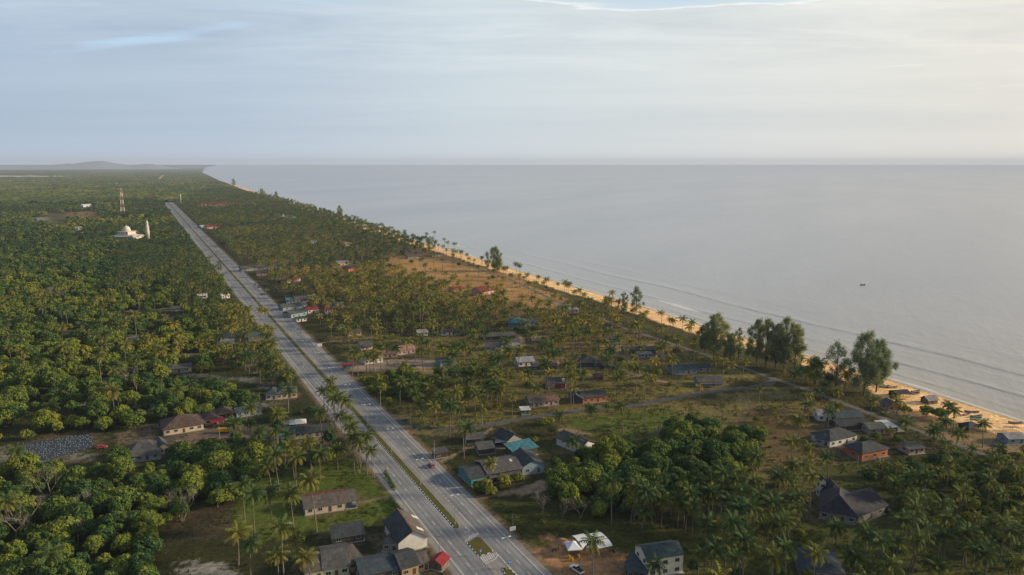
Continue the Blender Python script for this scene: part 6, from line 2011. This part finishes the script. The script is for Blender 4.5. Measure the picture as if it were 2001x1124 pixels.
label_trees(palm_near, 'coconut palm', 'tall')
label_trees(tree_near, 'leafy tree', 'round-crowned')

protoP, protoB = {}, {}
for t in palm_near:
    i = t['i']
    loc = (*t['p'], -.02)
    if i not in protoP:
        d = PALM[i]
        r = thing('coconut_palm', t['label'], 'palm', loc, t['rz'], t['group'])
        r.scale = (t['s'],) * 3
        link_mesh('trunk', d['tv'], d['tf'], [M_TRUNK], r, smooth=True)
        link_mesh('crown', d['V'] + d['top'], d['F'], [M_PALM, M_NUT], r, midx=d['M'], tint=d['T'])
        protoP[i] = r
    else:
        r = dup(protoP[i], loc, t['rz'], t['label'], t['group'], (t['s'], t['s'], t['s'] * random.uniform(.86, 1.2)))
        r.rotation_euler = (random.gauss(0, .055), random.gauss(0, .055), t['rz'])
for t in tree_near:
    i = t['i']
    loc = (*t['p'], -.02)
    if i not in protoB:
        d = BROAD[i]
        r = thing('leafy_tree', t['label'], 'tree', loc, t['rz'], t['group'])
        r.scale = (t['s'],) * 3
        broad_trunk(d['seed'], d['C'], d['S'], d['H']).build('trunk', M_BARK, r, True)
        link_mesh('crown', d['V'], d['F'], [M_BROAD], r, tint=d['T'])
        protoB[i] = r
    else:
        r = dup(protoB[i], loc, t['rz'], t['label'], t['group'], (t['s'] * random.uniform(.85, 1.15), t['s'] * random.uniform(.85, 1.15), t['s'] * random.uniform(.85, 1.25)))
        r.rotation_euler = (random.gauss(0, .05), random.gauss(0, .05), t['rz'])


# ---- masses beyond the nearest three hundred of each kind
def scatter_mesh(name, items, protos, mats, label):
    """one mesh from many copies: items = (proto index, x, y, scale, rz, tint shift)"""
    VV, FF, TT, MM = [], [], [], []
    off = 0
    items = list(items)
    for pi in sorted(set(i[0] for i in items)):
        sel = np.array([i[1:] for i in items if i[0] == pi], float)
        V, F_, T, M_ = protos[pi]
        c, s = np.cos(sel[:, 3]), np.sin(sel[:, 3])
        X = V[None, :, 0] * c[:, None] - V[None, :, 1] * s[:, None]
        Y = V[None, :, 0] * s[:, None] + V[None, :, 1] * c[:, None]
        W = np.stack([X * sel[:, 2:3] + sel[:, 0:1], Y * sel[:, 2:3] + sel[:, 1:2], np.broadcast_to(V[None, :, 2], X.shape) * sel[:, 2:3]], 2)
        k = len(sel)
        sel[:, 4] += (fbm(sel[:, 0] / 75, sel[:, 1] / 75, 640, 3) - .52) * .85 - .17 * (sel[:, 0] * E_N[0] + sel[:, 1] * E_N[1] < 70)
        VV.append(W.reshape(-1, 3))
        FF.append((F_[None] + (np.arange(k) * len(V))[:, None, None]).reshape(-1, 4) + off)
        TT.append(np.clip(T[None] + sel[:, 4:5], 0, 1).ravel())
        MM.append(np.tile(M_, k))
        off += k * len(V)
    o = link_mesh(name, np.concatenate(VV), np.concatenate(FF), mats, midx=np.concatenate(MM), tint=np.concatenate(TT))
    return tag(o, label, name.replace('_', ' '), kind='stuff')


def palm_lod(i, nf, nl, lw, n=4, seg=2):
    V, F_, T, M_ = palm_crown(70 + i, nf, nl, 4.5, lw, hi=False)
    tv, tf_, top = palm_trunk(i, PALM[i]['h'], n, seg)
    return np.vstack([V + top, tv]), np.vstack([F_, tf_ + len(V)]), np.concatenate([T, np.full(len(tv), .5)]), np.concatenate([M_ * 0, np.ones(len(tf_), int)])


def broad_lod(i, n, ls):
    d = BROAD[i]
    V, F_, T, C, S = broad_crown(d['seed'], n, ls, d['R'], d['Hh'], d['bs'], d['kind'])
    tv, tf_ = tube_np([(0, 0, 0), (0, 0, d['bs'] + 2)], [.25, .15], 4)
    return np.vstack([V, tv]), np.vstack([F_, tf_ + len(V)]), np.concatenate([T, np.full(len(tv), .5)]), np.concatenate([np.zeros(len(F_), int), np.ones(len(tf_), int)])


P1 = [palm_lod(i, 17, 8, .34) for i in range(9)]
P2 = [palm_lod(i, 12, 4, .62, 4, 1) for i in range(9)]
B1 = [broad_lod(i, 760, .60) for i in range(9)]
B2 = [broad_lod(i, 230, 1.0) for i in range(9)]
B3 = [broad_lod(i, 70, 1.7) for i in range(9)]

# everything else up to the far woods
far_p, far_b = [], []
def far_fill(s0, s1, sp_b, sp_p, n_lo):
    for s in np.arange(s0, s1, sp_b):
        n0 = n_lo(s)
        for n in np.arange(n0, shore(s) - 40 - 22 * (s > 1050), sp_b):
            ss, nn_ = s + rng.uniform(-.5, .5) * sp_b, n + rng.uniform(-.5, .5) * sp_b
            if 70 < nn_ < 106 and ss < 2700:
                continue
            p = SN(ss, nn_)
            u, v, dep = P(p[0], p[1], 5)
            if u < -40 or u > 2040:
                continue
            if any(pip(np.array([p[0]]), np.array([p[1]]), q)[0] for q in CLEAR):
                continue
            if fbm(p[0] / 45, p[1] / 70, 655, 3) < .365:
                continue
            if any((p[0] - c[0]) ** 2 + (p[1] - c[1]) ** 2 < r * r for c, r in FARFOOT):
                continue
            if any(pip(np.array([p[0]]), np.array([p[1]]), q)[0] for q in ZPOLY):
                continue
            if nn_ > 106 and rng.random() < .46 + 1.6 * max(0, fbm(ss / 60, nn_ / 45, 431, 3) - .5):
                continue
            pal = fbm(ss / 160, nn_ / 110, 410, 3) + (.30 if nn_ > 106 else -.13)
            if rng.random() < np.clip((pal - .42) * 5, .08, .9):
                t = dict(p=p, s=rng.uniform(.75, 1.1))
                if not (road_clear(p, 12, 4) or rng.random() < .1) or hides(p, 11, 4, .08):
                    continue
                far_p.append((int(rng.integers(9)), p[0], p[1], t['s'], rng.uniform(0, 6.28), rng.uniform(-.2, .22)))
            else:
                sc = .55 + .75 * rng.random() ** 1.6
                if not road_clear(p, 9, 4) or hides(p, 8, 4.5 * sc, .04):
                    continue
                far_b.append((int(rng.integers(9)), p[0], p[1], sc, rng.uniform(0, 6.28), rng.uniform(-.24, .26)))


ZPOLY = [wpoly(z[1]) for z in ZONES]
CLEAR = [patch(130, 415), patch(60, 425), patch(90, 415)]
FARFOOT = [(c, r + 1) for c, r in FOOT if np.hypot(*c) > 700]
far_fill(880, 1500, 7.4, 0, lambda s: -.145 * s - 70)
far_fill(1500, 2650, 9.0, 0, lambda s: -.145 * s - 70)

ent = lambda t, a=.24: (t['i'], t['p'][0], t['p'][1], t['s'], t['rz'], float(np.random.default_rng(int(t['p'][0] * 10) & 0xffff).uniform(-a, a)))
pm_, pf_ = [ent(t) for t in palm_rest if t['d'] < 800], [ent(t) for t in palm_rest if t['d'] >= 800]
bm_, bf_ = [ent(t) for t in tree_rest if t['d'] < 800], [ent(t) for t in tree_rest if t['d'] >= 800]
scatter_mesh('palm_grove', pm_, P1, [M_PALM, M_TRUNK], 'mass of coconut palms filling the middle distance')
scatter_mesh('woodland', bm_, B1, [M_BROAD, M_BARK], 'mass of leafy trees filling the middle distance')
scatter_mesh('far_palm_grove', pf_ + far_p, P2, [M_PALM, M_TRUNK], 'far mass of coconut palms along the coast')
fb_near = [e for e in bf_ + far_b if math.hypot(e[1], e[2]) < 1500]
fb_far = [e for e in bf_ + far_b if math.hypot(e[1], e[2]) >= 1500]
scatter_mesh('far_woodland', fb_near, B2, [M_BROAD, M_BARK], 'far mass of leafy trees on the coastal plain')
scatter_mesh('distant_woodland', fb_far, B3, [M_BROAD, M_BARK], 'distant mass of leafy trees on the coastal plain')
print('VEG', len(PALMS), len(TREES), 'rest', len(palm_rest), len(tree_rest), 'far', len(far_p), len(far_b))

# horizon woods: an unbroken canopy, lumpy at tree scale
rows = np.geomspace(2600, 60000, 760)
cols = np.concatenate([np.arange(36, 1500, 9.0), np.geomspace(1510, 60000, 130)])
S_, D_ = np.meshgrid(rows, cols, indexing='ij')
N_ = shore(S_) - D_
edge = np.clip((D_ - 36) / 20, 0, 1)
lump = np.random.default_rng(5).random(S_.shape) * .55 + .45 * fbm(S_ / 60, N_ / 40, 500, 3)
Zc = (-.5 + 15.5 * lump * (0.75 + .5 * fbm(S_ / 400, N_ / 300, 510, 3))) * edge - .3 * (1 - edge)
XYc = S_.ravel()[:, None] * E_S + N_.ravel()[:, None] * E_N
pc = np.zeros(S_.size)
bare = wpoly([(-300, 342.5), (0, 343.5), (136, 345), (134, 347.5), (0, 347.5), (-300, 347)])
bare2 = wpoly([(-200, 330), (52, 331), (60, 334), (-200, 335)])
kb_ = pip(XYc[:, 0], XYc[:, 1], bare) | (pip(XYc[:, 0], XYc[:, 1], bare2) & (fbm(XYc[:, 0] / 500, XYc[:, 1] / 500, 9, 2) > .5))
kr = (np.abs(N_.ravel() - (88 + np.interp(S_.ravel(), [2600, 6000, 9000], [0, 60, 200]))) < np.where((S_.ravel() > 6200) & (S_.ravel() < 8800), 11, 0))
zz_ = Zc.ravel(); zz_[kb_ | kr] = .6
pc[kb_ | kr] = 1
tv_ = .25 + .6 * fbm(S_.ravel() / 130, N_.ravel() / 90, 520, 4) - .15 + np.random.default_rng(6).uniform(-.16, .16, S_.size)
m, nt, b = new_mat('far_canopy')
at = nd(nt, 'ShaderNodeAttribute', attribute_name='tint')
nt.links.new(ramp(nt, at.outputs['Fac'], [(0.0, (0.022, 0.05, 0.024)), (.35, (0.05, 0.075, 0.022)), (.65, (0.13, 0.125, 0.036)), (.88, (0.30, 0.17, 0.06)), (.90, (0.42, 0.36, 0.30)), (1, (0.5, 0.44, 0.38))]), b.inputs['Base Color'])
b.inputs['Roughness'].default_value = 1.0; b.inputs['Specular IOR Level'].default_value = 0
tint = np.clip(tv_, 0, .86); tint[pc > 0] = 1.0
keep = grid_faces(len(rows), len(cols))[:, ::-1]
o = link_mesh('horizon_woodland', np.column_stack([XYc, zz_]), keep, [m], tint=tint)
tag(o, 'unbroken woodland of the coastal plain fading towards the horizon', 'woodland', kind='stuff')

# far low hill
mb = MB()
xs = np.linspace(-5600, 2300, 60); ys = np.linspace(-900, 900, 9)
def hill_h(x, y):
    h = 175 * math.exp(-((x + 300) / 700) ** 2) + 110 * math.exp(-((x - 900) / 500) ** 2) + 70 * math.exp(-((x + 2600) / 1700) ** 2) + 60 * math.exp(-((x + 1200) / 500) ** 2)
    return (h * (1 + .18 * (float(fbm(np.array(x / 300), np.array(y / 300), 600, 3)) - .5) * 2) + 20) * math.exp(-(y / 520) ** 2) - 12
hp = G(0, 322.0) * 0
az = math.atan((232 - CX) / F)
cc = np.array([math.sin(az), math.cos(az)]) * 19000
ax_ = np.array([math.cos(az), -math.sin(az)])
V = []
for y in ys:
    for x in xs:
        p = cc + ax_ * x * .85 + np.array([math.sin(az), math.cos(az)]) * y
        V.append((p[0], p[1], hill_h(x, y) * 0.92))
o = link_mesh('hills', np.array(V), grid_faces(len(ys), len(xs)), [paint('hill_haze_tint', (0.22, 0.255, 0.29), 1, .15, .004)], smooth=True)  # pale blue-grey puts distance haze into the base colour
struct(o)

# ---- casuarinas, bare trees
for k, (q, h, wd, sparse, lab) in enumerate(CAS):
    p = G(*q)
    t = thing('casuarina_tree', lab, 'tree', (*p, -.1), 0, 'casuarinas along the beach')
    R_ = (6.0 if h > 20 else 4.2) * wd * (h / 27) ** .5
    V, F_, T, C = needle_crown(700 + k, int((6000 if not sparse else 2200) * R_ / 4), R_, h, h * .20, 40 if not sparse else 26)
    mb = MB()
    mb.tube([(0, 0, 0), (.2, .1, h * .35), (0, 0, h * .7), (0, 0, h * .97)], [.42, .30, .16, .04], 7, cap=False)
    for c in C:
        z0 = max(h * .12, c[2] - 1.2 - math.hypot(c[0], c[1]) * .8)
        mb.tube([(0, 0, z0), (c[0] * .5, c[1] * .5, (z0 + c[2]) / 2), c], [.14, .09, .03], 5, cap=False)
    mb.build('trunk', M_BARK, t, True)
    link_mesh('crown', V, F_, [M_NEEDLE], t, tint=T)
for k, (q, h, spd, st, lab) in enumerate(BARE):
    p = G(*q)
    o = bare_mesh(800 + k, h, spd, st, 5 if h > 8 else 4).build('bare_tree', M_DEAD)
    o.location = (*p, 0)
    tag(o, lab, 'tree', 'bare trees')
# hedges of the lawn by the highway
for q0, q1, lab in [((752, 925), (770, 958), 'dark clipped hedge above the lawn gate'), ((762, 978), (792, 1015), 'dark clipped hedge below the lawn gate')]:
    a, c = G(*q0), G(*q1)
    n = 900
    f = rng.random(n)[:, None]
    p = np.column_stack([a + (c - a) * f + rng.normal(0, .42, (n, 2)), rng.uniform(.05, 1.5, n)])
    t1 = rng.normal(size=(n, 3)); t1 /= np.linalg.norm(t1, axis=1)[:, None]
    t2 = np.cross(t1, rng.normal(size=(n, 3))); t2 /= np.linalg.norm(t2, axis=1)[:, None]
    V = np.stack([p - t1 * .22, p - t2 * .16, p + t1 * .22, p + t2 * .16], 1).reshape(-1, 3)
    o = link_mesh('hedge', V, np.arange(4 * n).reshape(-1, 4), [M_BROAD], tint=np.repeat(rng.uniform(.1, .4, n), 4))
    tag(o, lab, 'hedge')

# ---- undergrowth and tufts
UG = []
und_z = [(z[1], z[3], z[0]) for z in ZONES]
def tuft(seed, n, r0, h, ls):
    r = np.random.default_rng(seed)
    d = r.normal(size=(n, 3)); d[:, 2] = abs(d[:, 2]); d /= np.linalg.norm(d, axis=1)[:, None]
    p = d * np.array([r0, r0, h]) * (1 - .5 * r.random((n, 1)) ** 2)
    nrm = d + r.normal(0, .5, (n, 3)); nrm /= np.linalg.norm(nrm, axis=1)[:, None]
    t1 = np.cross(nrm, r.normal(size=(n, 3))); t1 /= np.linalg.norm(t1, axis=1)[:, None]; t2 = np.cross(nrm, t1)
    s = ls * r.uniform(.6, 1.3, (n, 1))
    V = np.stack([p - t1 * s, p - t2 * s * .6, p + t1 * s, p + t2 * s * .6], 1).reshape(-1, 3)
    return V, np.arange(4 * n).reshape(-1, 4), np.repeat(np.clip(.4 + r.normal(0, .12, n), 0, 1), 4), np.zeros(n, int)
SHRUB = [tuft(900 + i, 70, [1.1, 1.5, .9][i], [1.3, 1.8, 1.0][i], .26) for i in range(3)]
GT = [tuft(950 + i, 14, [.55, .8, .4][i], [.45, .35, .6][i], .22) for i in range(3)]
WILD = [(ZONES[0][1], 150), (ZONES[1][1], 120), (ZONES[2][1], 120), (ZONES[3][1], 60), (ZONES[5][1], 60), (ZONES[10][1], 55), (ZONES[12][1], 120), (ZONES[13][1], 50), (ZONES[14][1], 60), (ZONES[16][1], 42), (ZONES[17][1], 150),
        (ZONES[18][1], 130), (ZONES[19][1], 260), (ZONES[20][1], 50), (ZONES[21][1], 90), (ZONES[22][1], 40), (ZONES[23][1], 120), ([(945, 985), (1030, 968), (1110, 1002), (1190, 1015), (1350, 1045), (1345, 1085), (1230, 1080), (1100, 1058), (1010, 1040)], 150),
        ([(480, 880), (560, 912), (700, 925), (560, 975), (480, 960)], 60), ([(620, 1030), (700, 1025), (660, 1062), (560, 1065), (500, 1080)], 120), ([(1240, 1085), (1345, 1085), (1380, 1200), (1345, 1200)], 160), ([(700, 520), (1000, 545), (1110, 600), (1000, 600), (860, 565)], 14),
        ([(900, 505), (1000, 542), (1200, 605), (1350, 650), (1330, 665), (1180, 620), (960, 535)], 30), ([(1640, 775), (1800, 815), (1990, 868), (1990, 885), (1800, 838)], 36)]
si, gi = [], []
for px, dens in WILD:
    poly = wpoly(px); mn, mx = poly.min(0), poly.max(0)
    N = int((mx - mn).prod() * dens / 1e4)
    x, y = rng.uniform(mn[0], mx[0], N), rng.uniform(mn[1], mx[1], N)
    k = pip(x, y, poly) & (fbm(x / 16, y / 16, 333, 3) > .42)
    for a, c in zip(x[k], y[k]):
        if allowed(np.array([a, c])) and not any(pip(np.array([a]), np.array([c]), q)[0] for q in DIRTP):
            si.append((int(rng.integers(3)), a, c, rng.uniform(.4, 1.15), rng.uniform(0, 6.28), rng.uniform(-.2, .28)))
allg = wpoly([(-100, 560), (700, 560), (1000, 600), (1300, 650), (2030, 900), (2030, 1170), (-100, 1170)])
mn, mx = allg.min(0), allg.max(0)
N = 110000
x, y = rng.uniform(mn[0], mx[0], N), rng.uniform(mn[1], mx[1], N)
k = pip(x, y, allg) & (fbm(x / 9, y / 9, 77, 3) > .47)
sn_s, sn_n = x * E_S[0] + y * E_S[1], x * E_N[0] + y * E_N[1]
k &= ~((sn_n > 73.8) & (sn_n < 102.5)) & (shore(sn_s) - sn_n > 20)
for q in DIRTP + [patch(790, 724), patch(1060, 700), patch(1185, 682), patch(1278, 684)]:
    k &= ~pip(x, y, q)
for pts, wd in list(LANES_W.values()) + TRACKS_W:
    k &= seg_dist(x, y, pts) > wd * .5 + .5
for c, r in FOOT:
    k &= (x - c[0]) ** 2 + (y - c[1]) ** 2 > (r * .8) ** 2
for a, c in zip(x[k], y[k]):
    gi.append((int(rng.integers(3)), a, c, rng.uniform(.5, 1.3), rng.uniform(0, 6.28), rng.uniform(-.25, .3)))
scatter_mesh('undergrowth', si, SHRUB, [M_BROAD], 'low bushes and scrub between the trees')
scatter_mesh('grass', gi, GT, [M_GRASS], 'rough grass tufts on open ground')

scene.view_settings.view_transform = 'Standard'
scene.view_settings.look = 'None'
scene.view_settings.exposure = 0
scene.render.engine = 'CYCLES'
scene.cycles.max_bounces = 6
scene.cycles.diffuse_bounces = 2
scene.cycles.glossy_bounces = 2
scene.cycles.transmission_bounces = 3
scene.cycles.volume_bounces = 0
scene.cycles.use_denoising = True
scene.cycles.use_fast_gi = False
